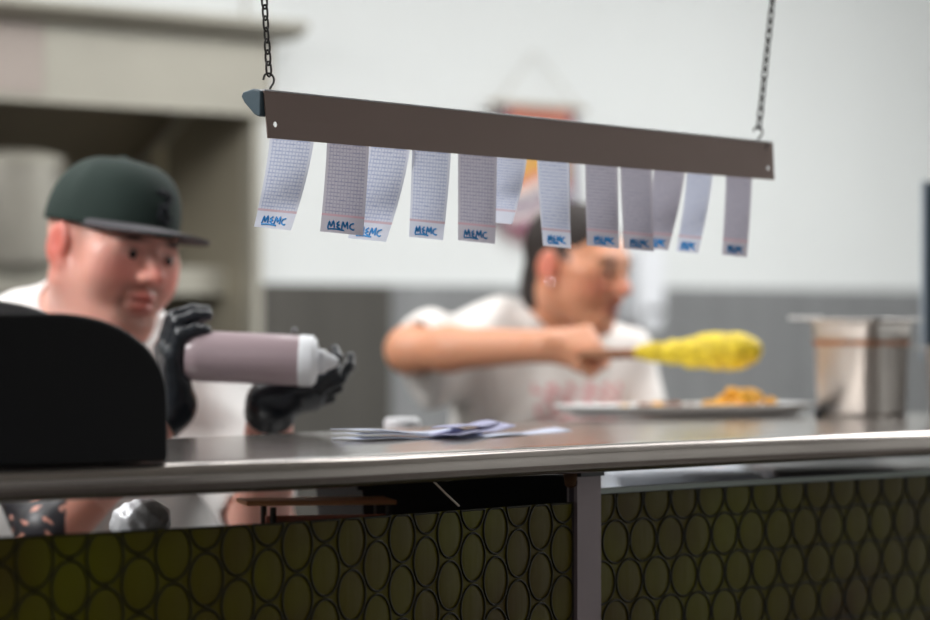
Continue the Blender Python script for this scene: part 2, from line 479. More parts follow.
def hand(gs, wrist, ydir, zdir, thumb_side, curls, spread=0.0, sc=1.0, thumb=None, extra=0.0):
    """gs: list of (field, inflate). ydir: wrist -> knuckles, zdir: dorsal; thumb_side = +1/-1 for the sign of the thumb along y x z"""
    y = np.array(ydir, float); y /= np.linalg.norm(y)
    z = np.array(zdir, float); z -= y*(z @ y); z /= np.linalg.norm(z)
    x = np.cross(y, z)*thumb_side                            # towards the thumb
    W = np.array(wrist, float)
    def w(p): return W+(x*p[0]+y*p[1]+z*p[2])*sc
    for g, inf in gs:
        r = lambda v: v*sc+inf
        g.cap(w((0, -.012, 0)), w((0, .01, 0)), r(.026), r(.026), .015)
        for fx in (.024, .008, -.009, -.026):
            g.cap(w((fx*.6, .012, 0)), w((fx, .085-abs(fx-.008)*.25, 0)), r(.0165), r(.0120), .010)
        g.ell(w((.022, .038, -.012)), np.array([.018, .028, .014])*sc+inf, np.stack([x, y, z], 1), .012)
        g.ell(w((-.020, .035, -.008)), np.array([.014, .030, .013])*sc+inf, np.stack([x, y, z], 1), .012)
    lens = [(.044, .026, .021), (.048, .030, .022), (.045, .028, .021), (.035, .021, .019)]
    for i, fx in enumerate((.026, .009, -.009, -.027)):
        p = w((fx, .086-abs(fx-.008)*.25, 0)); a = 0.0
        c = curls[i]; sp = spread*(1.5-i)
        for j, L in enumerate(lens[i]):
            a += math.radians(c[j])
            d = (y*math.cos(sp)+x*math.sin(sp))*math.cos(a)-z*math.sin(a)
            q = p+d*L*sc
            for g, inf in gs: g.cap(p, q, (.0092-.0009*j)*sc+inf, (.0086-.0010*j)*sc+inf, .004)
            p = q
    T = thumb or [(.030, .030, -.006), (.052, .055, -.018), (.058, .082, -.034), (.052, .104, -.046)]
    for a_, b_, rr in zip(T[:-1], T[1:], ((.0145, .0115), (.0112, .0100), (.0100, .0082))):
        for g, inf in gs: g.cap(w(a_), w(b_), rr[0]*sc+inf, rr[1]*sc+inf, .006)
    return w

exec_people = True

# ================================================================== the setting
u_w = Vector((.669, .743, 0)); n_w = Vector((.743, -.669, 0))      # wall direction, wall normal (towards the room)
A = Vector((-.460, 7.5, 0)); B = A-n_w*.36
def quadbox(name, p, along, out, z0, z1, m, kind='structure', bev=0):
    """box from p, spanning along, thickness out"""
    p = Vector(p); al = Vector(along); ou = Vector(out)
    mb = MB(); c = p+al/2+ou/2; c.z = (z0+z1)/2
    mb.box(c, al/2, ou/2, (0, 0, (z1-z0)/2), bev)
    o = mb.build(name, m, smooth=False)
    if kind: o['kind'] = kind
    return o
H_C = 2.85
quadbox('wall_back', A, u_w*5.5, -n_w*.12, 0, H_C, M['wall'])
quadbox('wall_alcove', B-u_w*3.6-u_w*.12, u_w*3.72, -n_w*.1, 0, H_C, M['alcove'])
quadbox('wall_upper', A, -u_w*3.6, -n_w*.12, CZ+.645, H_C, M['wall'])
quadbox('wall_alcove_end', A-u_w*.012, -u_w*.10*0+u_w*-.012, -n_w*.36, 0, H_C, M['alcove'])
quadbox('trim_1', A+n_w*.002, u_w*5.5, n_w*.012, 0, CZ+.084, M['wains'])
M['wains2'] = mat('dark_cladding', (78,75,70), 0.5, 0.3, var=0.12, scale=3, stretch=(5,5,0.35))
quadbox('trim_3', A+n_w*.014+u_w*.0, u_w*.42, n_w*.006, 0, CZ+.082, M['wains2'])
quadbox('trim_2', A-u_w*.022, u_w*.026, n_w*.03, 0, CZ+.6, M['hood'])
def flat(name, pts, th, m):
    mb = MB(); mb.prism([Vector(p) for p in pts], (0, 0, th)); o = mb.build(name, m, smooth=False); o['kind'] = 'structure'; return o
Lc = B-u_w*3.6; Rc = A+u_w*5.5
flat('floor', [(-9, -9, 0), (9, -9, 0), (9, 12.2, 0), (-9, 12.2, 0)], -.05, M['floor'])
flat('ceiling', [(-3.4, 2.6, H_C), (4.2, 2.6, H_C), (4.2, 12.2, H_C), (-3.4, 12.2, H_C)], .05, M['ceil'])
quadbox('wall_left', (-3.25, 2.6, 0), (0, 2.6, 0), (-.1, 0, 0), 0, H_C, M['wall'])
quadbox('wall_right', (3.35, 3.2, 0), (0, 8.6, 0), (.1, 0, 0), 0, H_C, M['wall'])

# -------- hood
hp = A+n_w*.03
hood = thing('range_hood', hp-u_w*1.2+Vector((0, 0, CZ+.6)), 'beige steel exhaust hood over the cooking range, above the chef in the cap', 'range hood')
mb = MB(); c = hp-u_w*1.45-n_w*.0; c.z = CZ+.522
mb.box(c, u_w*1.47, n_w*.012, (0, 0, .080), .004); mb.build('front_panel', M['hood'], hood, False)
mb = MB()
prof = [(.02, .603), (.06, .610), (.085, .628), (.085, .642), (-.36, .642), (-.36, .603)]
st = hp-u_w*2.92; poly = [st+n_w*a+Vector((0, 0, CZ+z)) for a, z in prof]
mb.prism(poly, u_w*2.98); mb.build('cornice', M['hood'], hood, False)
mb = MB(); prof = [(-.02, .590), (-.37, .335), (-.37, .35), (-.02, .605)]
poly = [st+n_w*a+Vector((0, 0, CZ+z)) for a, z in prof]
mb.prism(poly, u_w*2.89); mb.build('filter_bank', M['hood_in'], hood, False)
for i in range(5):
    q = hp-u_w*(.02+.62*i); mb = MB(); mb.prism([q+n_w*a+Vector((0, 0, CZ+z)) for a, z in [(-.02, .575), (-.365, .322), (-.365, .335), (-.02, .59)]], -u_w*.03); mb.build('filter_divider', M['hood'], hood, False)
mb = MB(); c = hp-u_w*.93+n_w*.014; c.z = CZ+.528
mb.box(c, u_w*.30, n_w*.003, (0, 0, .07), .001); o = mb.build('notice_plate', mat('notice', (172,160,152), .6), hood, False)

# -------- shelf, pots, pipe, range
sh = thing('wall_shelf', B-u_w*1.4+Vector((0, 0, CZ+.09)), 'long beige steel shelf in the alcove under the hood', 'shelf')
mb = MB(); c = B-u_w*1.42+n_w*.155; c.z = CZ+.112
mb.box(c, u_w*1.40, n_w*.15, (0, 0, .005)); mb.build('shelf_board', M['hood'], sh, False)
mb = MB(); c = B-u_w*1.42+n_w*.302; c.z = CZ+.088
mb.box(c, u_w*1.40, n_w*.005, (0, 0, .029)); mb.build('front_lip', M['hood'], sh, False)
def stockpot(px, d, r, h, label):
    b = P(px, 0, d); b.z = CZ+.118
    t = thing('stockpot', b, label, 'pot', 'stockpots on the alcove shelf')
    MB().lathe(b, [(r*.96, 0), (r, .01), (r, h-.03), (r*1.03, h-.028), (r*1.03, h-.02), (r*.98, h-.02)]).build('pot_body', M['pot'], t)
    MB().lathe(b, [(r*1.04, h-.02), (r*1.04, h-.008), (r*.7, h+.004), (.02, h+.008)]).build('lid', M['hood'], t)
    MB().tube([b+u_w*r+Vector((0, 0, h*.7)), b+u_w*(r+.03)+Vector((0, 0, h*.72)), b+u_w*(r+.03)+Vector((0, 0, h*.62)), b+u_w*r+Vector((0, 0, h*.6))], .005, 8).build('handle', M['pot'], t)
stockpot(8, 7.12, .112, .225, 'large pale stockpot with a flat lid on the shelf, left of the cap')
pp = thing('gas_pipe', B+Vector((.0, 0, CZ+.12)), 'cream vertical pipe rising from the alcove shelf right of the cap', 'pipe')
q = B-u_w*.02+n_w*.10
MB().tube([(q.x, q.y, CZ+.118), (q.x, q.y, CZ+.39)], .016, 16).build('pipe', mat('cream_pipe', (214,206,178), .4), pp)
MB().tube([(q.x, q.y, CZ+.118), (q.x, q.y, CZ+.135)], .022, 16).build('flange', M['hood'], pp)
rg = thing('cooking_range', B-u_w*1.3, 'dark cooking range with a tall back guard under the alcove shelf', 'cooking range')
c = B-u_w*1.32+n_w*.33; c.z = .46
MB().box(c, u_w*1.28, n_w*.32, (0, 0, .46), .01).build('range_body', M['range'], rg, False)
c = B-u_w*1.32+n_w*.022; c.z = 1.18
MB().box(c, u_w*1.28, n_w*.02, (0, 0, .26), .004).build('back_guard', M['range'], rg, False)

# -------- wall hanging
def wall_pt(px, off=.02):
    # point of the back wall plane seen in column px
    k = (px-465)/F; o = A+n_w*off; s_ = u_w.y/u_w.x
    d = (o.y-s_*o.x)/(1-s_*k)
    return d
th = thing('wall_hanging', P(536, 170, wall_pt(536)), 'small colourful woven hanging on a rod against the white wall, behind the ticket rail', 'wall hanging')
L_, R_ = P(492, 104, wall_pt(492, .03)), P(584, 104, wall_pt(584, .03))
R_.z = L_.z
MB().tube([L_, R_], .007, 12).build('rod', M['rodw'], th)
ap = P(535, 52, wall_pt(535, .02))
MB().tube([L_+(R_-L_)*.04, ap, L_+(R_-L_)*.96], .0012, 6).build('string', M['rodw'], th)
nu, nv = 24, 18; V = []; UV = []
dz = Vector((0, 0, 1)); bot = (HY-238)/F*wall_pt(530)+CZ
for i in range(nu):
    for j in range(nv):
        t = j/(nv-1); s_ = i/(nu-1)
        base = L_+(R_-L_)*(.08+.84*t)
        low = bot+.05*abs(t-.4)*2
        p = Vector((base.x, base.y, L_.z+(low-L_.z)*s_))+n_w*(.004*math.sin(t*9+s_*5))
        V.append(p); UV.append((t, s_))
mk('cloth', V, grid_faces(nu, nv), M['tapestry'], th, uv=UV)
mb = MB()
for j in range(18):
    t = (j+.5)/18; base = L_+(R_-L_)*(.08+.84*t); low = bot+.05*abs(t-.4)*2
    mb.tube([(base.x, base.y, low+.003), (base.x+.002*math.sin(j), base.y, low-.03)], .002, 6)
mb.build('fringe', mat('fringe_yarn', (176,104,116), .9), th)
# -------- dispenser
dd = wall_pt(640, .03)
t = thing('towel_dispenser', P(625, 290, dd), 'white rounded dispenser on the wall behind the bare-headed cook', 'dispenser')
c = P(624, 290, dd); 
prof = []
for k in range(13):
    a = math.pi*k/12; prof.append((-.085*math.cos(a), -.055-.045*math.sin(a)))
prof = [(-.085, .10), *prof, (.085, .10)]
poly = [c+u_w*a*.55+Vector((0, 0, z)) for a, z in prof]
MB().prism(poly, n_w*.09).build('dispenser_body', M['whitepl'], t, bevel=.006)
MB().box(c+n_w*.094+Vector((0, 0, -.05)), u_w*.03, n_w*.003, (0, 0, .008)).build('outlet_slot', M['tubg'], t, False)

# ================================================================== pass counter
def spline(pts, t):
    """Catmull-Rom through pts, t in 0..len-1"""
    n = len(pts); i = min(int(t), n-2); f = t-i
    p0, p1, p2, p3 = pts[max(i-1, 0)], pts[i], pts[i+1], pts[min(i+2, n-1)]
    if i == 0: p0 = p1*2-p2
    if i+2 > n-1: p3 = p2*2-p1
    return .5*((2*p1)+(-p0+p2)*f+(2*p0-5*p1+4*p2-p3)*f*f+(-p0+3*p1-3*p2+p3)*f**3)
front = [Vector((-.86, 3.05, 0)), Vector((-.461, 3.46, 0)), Vector((-.156, 3.76, 0)), Vector((.143, 4.15, 0)), Vector((.36, 4.41, 0)), Vector((.627, 4.70, 0)), Vector((1.15, 5.3, 0))]
NF = 90
fp = [spline(front, i*(len(front)-1)/(NF-1)) for i in range(NF)]
tan = [(fp[min(i+1, NF-1)]-fp[max(i-1, 0)]).normalized() for i in range(NF)]
inn = [Vector((-t_.y, t_.x, 0)) for t_ in tan]                       # away from the viewer
CT = CZ-.147                                                         # counter top height
def front_at(px):
    best = min(range(NF), key=lambda i: abs(fp[i].x/fp[i].y*F+465-px)); return best
R = .017
prof = []
for k in range(11):
    a = math.pi/2+math.pi*k/10; prof.append((R+R*math.cos(a)*1.0-0.0, -R+R*math.sin(a)))
prof = [(.62, 0), (.30, 0), (.06, 0)]+[(R+R*math.cos(a), -R+R*math.sin(a)) for a in np.linspace(math.pi/2, 3*math.pi/2, 12)]+[(.06, -2*R), (.62, -2*R)]
V = []
for i in range(NF):
    wd = .44+.26*(i/(NF-1))
    for (o_, z) in prof:
        oo = o_ if o_ < .1 else o_/.62*wd
        V.append(fp[i]+inn[i]*oo+Vector((0, 0, CT+z)))
nv = len(prof)
Fc = grid_faces(NF, nv, True)+[tuple(range(nv)), tuple((NF-1)*nv+k for k in range(nv))[::-1]]
cnt = thing('pass_counter', (fp[45].x, fp[45].y, 0), 'long curved stainless pass counter with a rounded front edge between kitchen and diners', 'counter')
o = mk('worktop', V, Fc, M['counter'], cnt)
bm = bmesh.new(); bm.from_mesh(o.data); bmesh.ops.recalc_face_normals(bm, faces=bm.faces)
for e in bm.edges:
    if len(e.link_faces) == 2 and e.calc_face_angle(0) > .7: e.smooth = False
bm.to_mesh(o.data); bm.free()

# posts
ip = front_at(618)
def make_post(i, name='post'):
    p = fp[i]+inn[i]*.055; t_, n_ = tan[i], inn[i]
    b = MB(); c = p+t_*.003; c.z = (CT-2*R)/2
    h = (CT-2*R)/2
    b.box(c+t_*.003, t_*.0190, n_*.012, (0, 0, h), .001)
    o = b.build(name, M['post'], cnt, False)
    b = MB(); c2 = p-t_*.0155-n_*.002; c2.z = h; b.box(c2, t_*.004, n_*.0055, (0, 0, h-.002)); b.build('post_slot', M['slot'], o, False)
    b = MB(); c3 = p-t_*.018-n_*.010; c3.z = h; b.box(c3, t_*.006, n_*.0025, (0, 0, h-.001)); b.build('post_flange', M['post'], o, False)
    b = MB(); c4 = p-t_*.0; c4.z = CT-2*R-.003; b.box(c4, t_*.024, n_*.018, (0, 0, .003), .001); b.build('mounting_plate', M['tub'], o, False)
    b = MB(); c5 = p-t_*.026-n_*.004; c5.z = CT-2*R-.0005
    b.lathe(c5, [(.002, -.019), (.007, -.016), (.0085, -.007), (.0095, 0)], n=12); b.build('bolt', M['rust'], o)
make_post(ip)
for i in (2, NF-3): make_post(i)

# roundel glass panels
def panel(i0, i1, ztop, label, cap_h, j0=0.0, upright=False):
    base = fp[(i0+i1)//2]+inn[(i0+i1)//2]*.05
    t = thing('glass_panel', (base.x, base.y, 0), label, 'panel', 'green roundel glass panels under the counter')
    seg = [fp[i]+inn[i]*(.05) for i in range(i0, i1+1)]
    cum = [0.0]
    for a, b in zip(seg[:-1], seg[1:]): cum.append(cum[-1]+(b-a).length)
    Ltot = cum[-1]
    def at(s_):
        s_ = min(max(s_, 0), Ltot-1e-6)
        k = max(i for i in range(len(cum)) if cum[i] <= s_); k = min(k, len(seg)-2)
        f = (s_-cum[k])/(cum[k+1]-cum[k]); 
        return seg[k]+(seg[k+1]-seg[k])*f, (seg[k+1]-seg[k]).normalized()
    DX, DZ, RR, KX = (.0565, .0490, .0252, 1.0) if not upright else (.0450, .0600, .0270, .84)
    def near(s_, z):
        out = []
        if upright:                                            # straight columns, every other one half a pitch lower
            c0 = math.floor((s_-j0)/DX)
            for c_ in (c0, c0+1):
                o_ = ztop+.004-(DZ/2 if c_ % 2 else 0); out.append((j0+c_*DX, o_-round((o_-z)/DZ)*DZ))
        else:
            r0 = math.floor((ztop-.012-z)/DZ)
            for r_ in (r0, r0+1):
                o_ = j0+(DX/2 if r_ % 2 else 0); out.append((o_+round((s_-o_)/DX)*DX, ztop-.012-r_*DZ))
        return out
    centres = set()
    for q in np.arange(0, Ltot, .01):
        for z in np.arange(.78, ztop, .01):
            for cs, cz in near(q, z): centres.add((round(cs, 5), round(cz, 5)))
    # pressed sheet: fine in the upper 45 cm
    ns = int(Ltot/.0035); zs = list(np.arange(ztop, ztop-.42, -.0035))+[.02]
    V = []; cols = [at(Ltot*i/(ns-1)) for i in range(ns)]
    for i in range(ns):
        s_ = Ltot*i/(ns-1); p, tt = cols[i]; nn = Vector((tt.y, -tt.x, 0))
        for z in zs:
            best = min(math.hypot((s_-cs)/KX, z-cz) for cs, cz in near(s_, z))
            h = 0.0
            if z > .1:
                if best < RR: h = .0014*(1-(best/RR)**2)**.5 if best < RR*.98 else 0
            V.append(Vector((p.x, p.y, z))+nn*h)
    mk('glass_sheet', V, grid_faces(ns, len(zs)), M['roundel'], t)
    mb = MB()
    for s_, z in sorted(centres):
        if not (.004 < s_ < Ltot-.004): continue
        p, tt = at(s_); nn = Vector((tt.y, -tt.x, 0)); pts = []
        for a in range(32):
            an = a*2*math.pi/32
            pq, t2 = at(s_+(RR+.0012)*KX*math.cos(an))
            pts.append(Vector((pq.x, pq.y, min(z+(RR+.0012)*math.sin(an), ztop-.001)))+nn*.0010)
        mb.ring(pts, .0014, 6)
    mb.build('roundel_ridges', M['ring'], t, auto=False)
    if cap_h:
        prof = [(-.006, 0), (.006, 0), (.006, cap_h), (-.006, cap_h)]
        V = []
        for i in range(ns):
            p, tt = cols[i]; nn = Vector((tt.y, -tt.x, 0))
            for o_, zz in prof: V.append(Vector((p.x, p.y, ztop-.001+zz))-nn*o_)
        mk('cap_strip', V, grid_faces(ns, 4, True)+[(0, 1, 2, 3), tuple((ns-1)*4+k for k in (3, 2, 1, 0))], M['captrim'], t, smooth=False)
    return t
panel(4, ip-1, CZ-.2175, 'olive green roundel glass panel left of the grey post under the counter', 0, 0.0, True)
panel(ip+1, NF-4, CZ-.2085, 'olive green roundel glass panel with a pale cap strip, right of the grey post', .0065, .01)

# thin wire hanging under the worktop
i = front_at(440)
a = P(433, 479, 4.0); b = P(459, 506, 4.03); a.z = min(a.z, CT-2*R-.001)
o = MB().tube([a, a+(b-a)*.5+Vector((0, 0, -.0006)), b], .0013, 8).build('wire_tie', M['straw'])
tag(o, 'thin pale wire tie poking down slantwise below the counter edge', 'wire tie')

# ================================================================== ticket rail
rp0, rp1 = P(264, 90, 4.0), P(773, 142.5, 4.66)
rb0 = P(268, 138, 4.0); rb1 = P(774.5, 180, 4.66)
ur = (rp1-rp0).normalized(); uh = Vector((ur.x, ur.y, 0)).normalized()
nb = Vector((-uh.y, uh.x, 0))                                        # towards the kitchen
rail = thing('ticket_rail', rp0, 'dark bronze metal ticket rail hanging from two chains above the counter', 'ticket rail')
b = MB(); T = .0016
b.add([rp0, rp1, rb1, rb0, rp0+nb*T, rp1+nb*T, rb1+nb*T, rb0+nb*T], [(0, 1, 2, 3), (7, 6, 5, 4), (0, 4, 5, 1), (1, 5, 6, 2), (2, 6, 7, 3), (3, 7, 4, 0)])
face = b.build('front_plate', M['rail'], rail, False)
def punch(px, py, r):
    f = (px-264)/(773-264); c = rp0+(rp1-rp0)*f; c = P(px, py, c.y)
    mbx = MB().lathe(c-nb*.02, [(r, 0), (r, .04)], axis=tuple(nb), n=16); k = mbx.build('cut', M['rail'])
    m_ = face.modifiers.new('hole', 'BOOLEAN'); m_.object = k; m_.operation = 'DIFFERENCE'; m_.solver = 'EXACT'
    return k
cuts = [punch(273.5, 124.5, .0034), punch(767.5, 168, .0030)]
bpy.context.view_layer.update()
dg = bpy.context.evaluated_depsgraph_get()
me = bpy.data.meshes.new_from_object(face.evaluated_get(dg)); face.modifiers.clear(); face.data = me
for k in cuts: bpy.data.objects.remove(k, do_unlink=True)
# rolled holder behind the plate
prof = [(.0018, -.001), (.014, .002), (.030, -.001), (.033, -.006), (.028, -.013), (.012, -.027), (.004, -.030), (.0018, -.028)]
b = MB(); b.prism([rp0+ur*.004+nb*x+Vector((0, 0, z)) for x, z in prof], (rp1-rp0)-ur*.014); b.build('roller_housing', M['rail_in'], rail)
b = MB(); b.prism([rp0-ur*.004+nb*(x*1.06)+Vector((0, 0, z*1.03)) for x, z in prof], ur*.010); b.build('end_cap', M['endcap'], rail, bevel=.0015)
b = MB(); b.prism([rp1-ur*.010+nb*x+Vector((0, 0, z)) for x, z in prof], ur*.008); b.build('end_cap', M['endcap'], rail, bevel=.001)
b = MB(); b.tube([rp0+Vector((0, 0, .0003)), rp1+Vector((0, 0, .0003))], .0011, 8); b.build('top_highlight', M['whitepl'], rail)  # white tube painting in the rim highlight on the plate's top lip
for px, py in ((276, 95), (766, 147)):
    f = (px-264)/509; c = rp0+(rp1-rp0)*f; c = P(px, py, c.y-.0005)
    b = MB(); b.tube([c+uh*.002+Vector((0, 0, .005)), c, c-uh*.0022+Vector((0, 0, -.004))], .0014, 8); b.build('hook_slot', M['capdark'], rail)

# chains
def chain(p0, p1, label):
    """p0: at the rail, p1: at the ceiling"""
    p0, p1 = Vector(p0), Vector(p1)
    ax = (p1-p0).normalized(); t = thing('hanging_chain', p0, label, 'chain', 'chains holding the ticket rail')
    side = ax.cross(Vector((0, 1, 0))).normalized(); oth = ax.cross(side)
    pts = []
    for k in range(15):                                              # s-hook
        a = -2.2+k/14*4.0
        pts.append(p0+ax*(.0045+.0052*math.sin(a)+0*.002)+side*(.0052*math.cos(a)))
    hook = [p0-ax*.010-oth*.001+side*.004, p0-ax*.004+side*.002, p0+ax*.003-side*.001, p0+ax*.008-side*.0045, p0+ax*.014-side*.005, p0+ax*.019-side*.001, p0+ax*.018+side*.0045, p0+ax*.012+side*.007]
    sm = [spline(hook, i*(len(hook)-1)/30) for i in range(31)]
    MB().tube(sm, .0013, 8).build('hook', M['chain'], t)
    b = MB(); L = (p1-p0).length; pitch = .0130; s0 = .0195; k = 0
    hl, hw = .0088, .0037
    while s0+.02 < L:
        c = p0+ax*(s0+hl-.004); ang = math.pi/4+(math.pi/2)*(k % 2)+.1*math.sin(k*1.7)
        sd = side*math.cos(ang)+oth*math.sin(ang)
        loop = []
        for q in range(18):
            a = q/18*2*math.pi
            loop.append(c+ax*hl*math.copysign(abs(math.sin(a))**.8, math.sin(a))+sd*hw*math.cos(a)+oth*0)
        b.ring(loop, .00135, 6)
        s0 += pitch; k += 1
    b.build('links', M['chain'], t, auto=False)
    MB().lathe(p1-Vector((0, 0, .012)), [(.018, .012), (.016, .004), (.004, 0)], n=20).build('ceiling_hook', M['chain'], t)
c0 = rp0+(rp1-rp0)*((270-264)/509)+nb*.004
d0 = c0.y
a0 = P(270, 90, d0); a1 = P(262.5, -30, d0+.0)
dirv = (a1-a0).normalized(); chain(a0, a0+dirv*((H_C-a0.z)/dirv.z), 'dark chain with an open hook holding the left end of the ticket rail')
c1 = rp1; a0 = P(757.5, 141, 4.64); a1 = P(772.5, 0, 4.64)
dirv = (a1-a0).normalized(); chain(a0, a0+dirv*((H_C-a0.z)/dirv.z), 'thin chain holding the right end of the ticket rail')

# tickets
def rail_d(px):
    f = (px-264)/509.0; k = (px-465)/F
    # plane through the rail, behind the front plate
    p = rp0+nb*.0035; s_ = ur.y/ur.x
    return (p.y-s_*p.x)/(1-s_*k)
TK = [  # topL, topR, botL, botR, botY, depth offset behind, twist (m at the bottom), curl
 (270, 314, 254, 291, 228.5, 0, .020, .006, 'leftmost order ticket on the rail, pale and swung to the left'),
 (327, 369, 320, 363, 233.5, 0, -.006, -.004, 'wide shade-toned order ticket, second from the left on the rail'),
 (369, 410, 348, 386, 240, .006, .022, .004, 'pale slanting order ticket half hidden behind the second from the left'),
 (412, 451, 409, 443, 238.5, 0, .010, -.008, 'order ticket with a bent left edge, between the pale slanting one and the dark one'),
 (458, 497, 458, 495, 242, 0, -.010, -.005, 'dark shade-toned order ticket in the middle of the rail, covering a pale one'),
 (494, 527, 484, 512, 223, .006, .026, .003, 'short pale order ticket tucked behind the dark one in the middle'),
 (537, 569, 543, 571, 247, 0, .004, .005, 'order ticket hanging at the back of the cook\'s hair'),
 (585, 618, 587, 619, 247, 0, .002, .004, 'order ticket with a bright right edge hanging over the cook\'s forehead'),
 (620, 652, 624, 654, 250, 0, -.006, .003, 'grey order ticket hanging right in front of the cook\'s brow'),
 (654, 685, 640, 668, 249, .005, .010, .012, 'curved order ticket whose foot hides behind the one at the cook\'s brow'),
 (687, 713, 676, 698, 252.5, 0, .008, .008, 'narrow order ticket slanting left, second from the right on the rail'),
 (726, 752, 722, 747, 256, 0, -.004, .003, 'rightmost order ticket on the rail'),
]
def strokes():
    """hand-written blue capitals in a unit box: polylines"""
    return [[(.0,.0),(.05,.9),(.12,.2),(.2,1.0),(.25,.1)], [(.42,.95),(.32,.6),(.44,.5),(.33,.3),(.46,.05)], [(.52,.0),(.56,.95),(.64,.3),(.72,1.0),(.75,.1)], [(.97,.85),(.85,.7),(.83,.25),(.95,.05),(1.0,.15)], [(.0,-.12),(.3,-.05),(.62,-.12)]]
for n_, (tl, tr, bl, br, by, off, tw, cu, lab) in enumerate(TK):
    nu, nv = 22, 7
    def surf(s_, t):
        topx = tl+(tr-tl)*t; botx = bl+(br-bl)*t
        fr = (topx-264)/509.0
        topy = 134+42*fr                                              # just behind the plate's lower edge
        e = s_**1.35
        px = topx+(botx-topx)*e; 
        midb = (bl+br)/2
        byy = by+(t-.5)*(.10*(br-bl))
        py = topy+(byy-topy)*s_
        d = rail_d(topx+(botx-topx)*.0)*(1-e)+rail_d((tl+tr)/2)*e+ e*tw*(t-.5)*-2.4 + off + cu*math.sin(s_*math.pi*1.15) + .003*math.sin(t*math.pi)*s_
        return P(px, py, d)
    V = [surf(i/(nu-1), j/(nv-1)) for i in range(nu) for j in range(nv)]
    UV = [(j/(nv-1), i/(nu-1)) for i in range(nu) for j in range(nv)]
    tp = surf(0, .5)
    t = mk('order_ticket', V, grid_faces(nu, nv), M['ticket_shade' if n_ in (1, 4, 7, 8, 9, 11) else 'ticket'], None, uv=UV, loc=tp)
    tag(t, lab, 'order ticket', 'order tickets hanging from the rail')
    if n_ == 5: continue
    b = MB(); jit = random.uniform(-.04, .04)
    for st_ in strokes():
        pts = []
        for (x, y) in st_:
            tt = .20+jit+x*.62; ss = .955-y*.085
            pts.append(surf(min(ss, .995), min(max(tt, .02), .98))+Vector((0, -.0007, 0)))
        fine = [spline(pts, q*(len(pts)-1)/12) for q in range(13)]
        b.tube(fine, .00105, 5)
    b.build('handwriting', M['ink'], t)

# ================================================================== things on the counter
def on_counter(px, py):
    """point of the counter surface seen at (px, py)"""
    d = .147*F/(py-HY); return P(px, py, d)

# black arched housing at the front left
i = front_at(120)
pr = on_counter(169, 463.5); 
t0 = tan[i]; n0 = inn[i]
Lb = .46
box = thing('receipt_printer', pr-t0*Lb*.5, 'black arched plastic housing on the counter in front of the capped cook', 'printer')
def arch(L, h, ex=2.5, rx=.16, rz=.09):
    pts = [(0, 0)]
    for k in range(17):
        a = math.pi/2*k/16; c, s_ = math.cos(a), math.sin(a)
        pts.append((-rx+rx*c**(2/ex), h-rz+rz*s_**(2/ex)))
    for k in range(17):
        a = math.pi/2*(1-k/16); c, s_ = math.cos(a), math.sin(a)
        pts.append((-L+rx-rx*c**(2/ex), h-rz+rz*s_**(2/ex)))
    pts.append((-L, 0)); return pts
ph = .1545
poly = [pr+t0*x+Vector((0, 0, z+.0015)) for x, z in arch(Lb, ph, 2.2, .15, .092)]
MB().prism(poly, n0*.10).build('front_cover', M['black'], box, bevel=.004)
poly = [pr+n0*.09+t0*(x-.02)+Vector((0, 0, z+.004)) for x, z in arch(Lb-.04, ph+.0125, 2.2, .17, .088)]
MB().prism(poly, n0*.07).build('rear_shell', M['greyshell'], box, bevel=.003)
for sx in (-.05, -Lb+.05):
    MB().lathe(pr+t0*sx+n0*.03, [(.010, 0), (.010, .002)], n=16).build('foot', M['black'], box)
MB().box(pr+t0*.004+n0*.03+Vector((0, 0, .008)), t0*.008, n0*.012, (0, 0, .006), .001).build('side_catch', M['black'], box, False)

# slips
def slip(name, P0, P1, w, lift0, lift1, m, lab, lat):
    P0 = Vector(P0); P1 = Vector(P1); ax = (P1-P0); sd = Vector((-ax.y, ax.x, 0)).normalized()*w
    V = []; nu, nv = 14, 5
    for i in range(nu):
        s_ = i/(nu-1)
        z = lift0*(1-s_)**2+lift1*s_**3+.0015*math.sin(s_*7)
        for j in range(nv):
            t = j/(nv-1)-.5
            V.append(P0+ax*s_+sd*t+Vector((0, 0, z+.0012*math.cos(t*5)*(.5+s_))))
    o = mk(name, V, grid_faces(nu, nv), m, None)
    sm = o.modifiers.new('thick', 'SOLIDIFY'); sm.thickness = .0006; sm.offset = 1
    return tag(o, lab, 'paper slip', 'loose paper slips on the counter')
bz = Vector((0, 0, 1))
A0 = on_counter(345, 440.5); B0 = on_counter(478, 437)
A0.z = CT+.0012; B0.z = CT+.0012
slip('paper_slip', A0, B0, .06, .0015, .001, M['paperb'], 'pale blue paper slip lying lowest on the counter edge below the rail', 0)
slip('paper_slip', A0+Vector((.002, .006, .0035)), B0+Vector((-.010, .004, .002)), .058, .004, .004, M['paperb'], 'pale blue paper slip curling up at its left end, on top of the stack', 0)
slip('paper_slip', A0+Vector((.0, .010, .0065)), B0+Vector((-.03, .006, .005)), .056, .006, .003, M['paperb'], 'pale blue paper slip in the middle of the stack with a raised left corner', 0)
C0 = on_counter(444, 439.5); C0.z = CT+.006; D0 = on_counter(500, 434); D0.z = CT+.010
slip('paper_slip', C0, D0, .045, .0, .002, M['paperv'], 'violet-grey folded slip sticking up at the right of the stack', 0)
slip('paper_slip', C0+Vector((.0, .005, .009)), D0+Vector((-.016, .0, .005)), .035, .0, .001, M['paperv'], 'narrow violet slip creased across the right end of the stack', 0)
E0 = on_counter(470, 438.0); F0 = on_counter(555, 431); E0.z = F0.z = CT+.0018
slip('paper_slip', E0, F0, .05, 0, .0, M['paperb'], 'flat white slip right of the folded violet slip', 0)

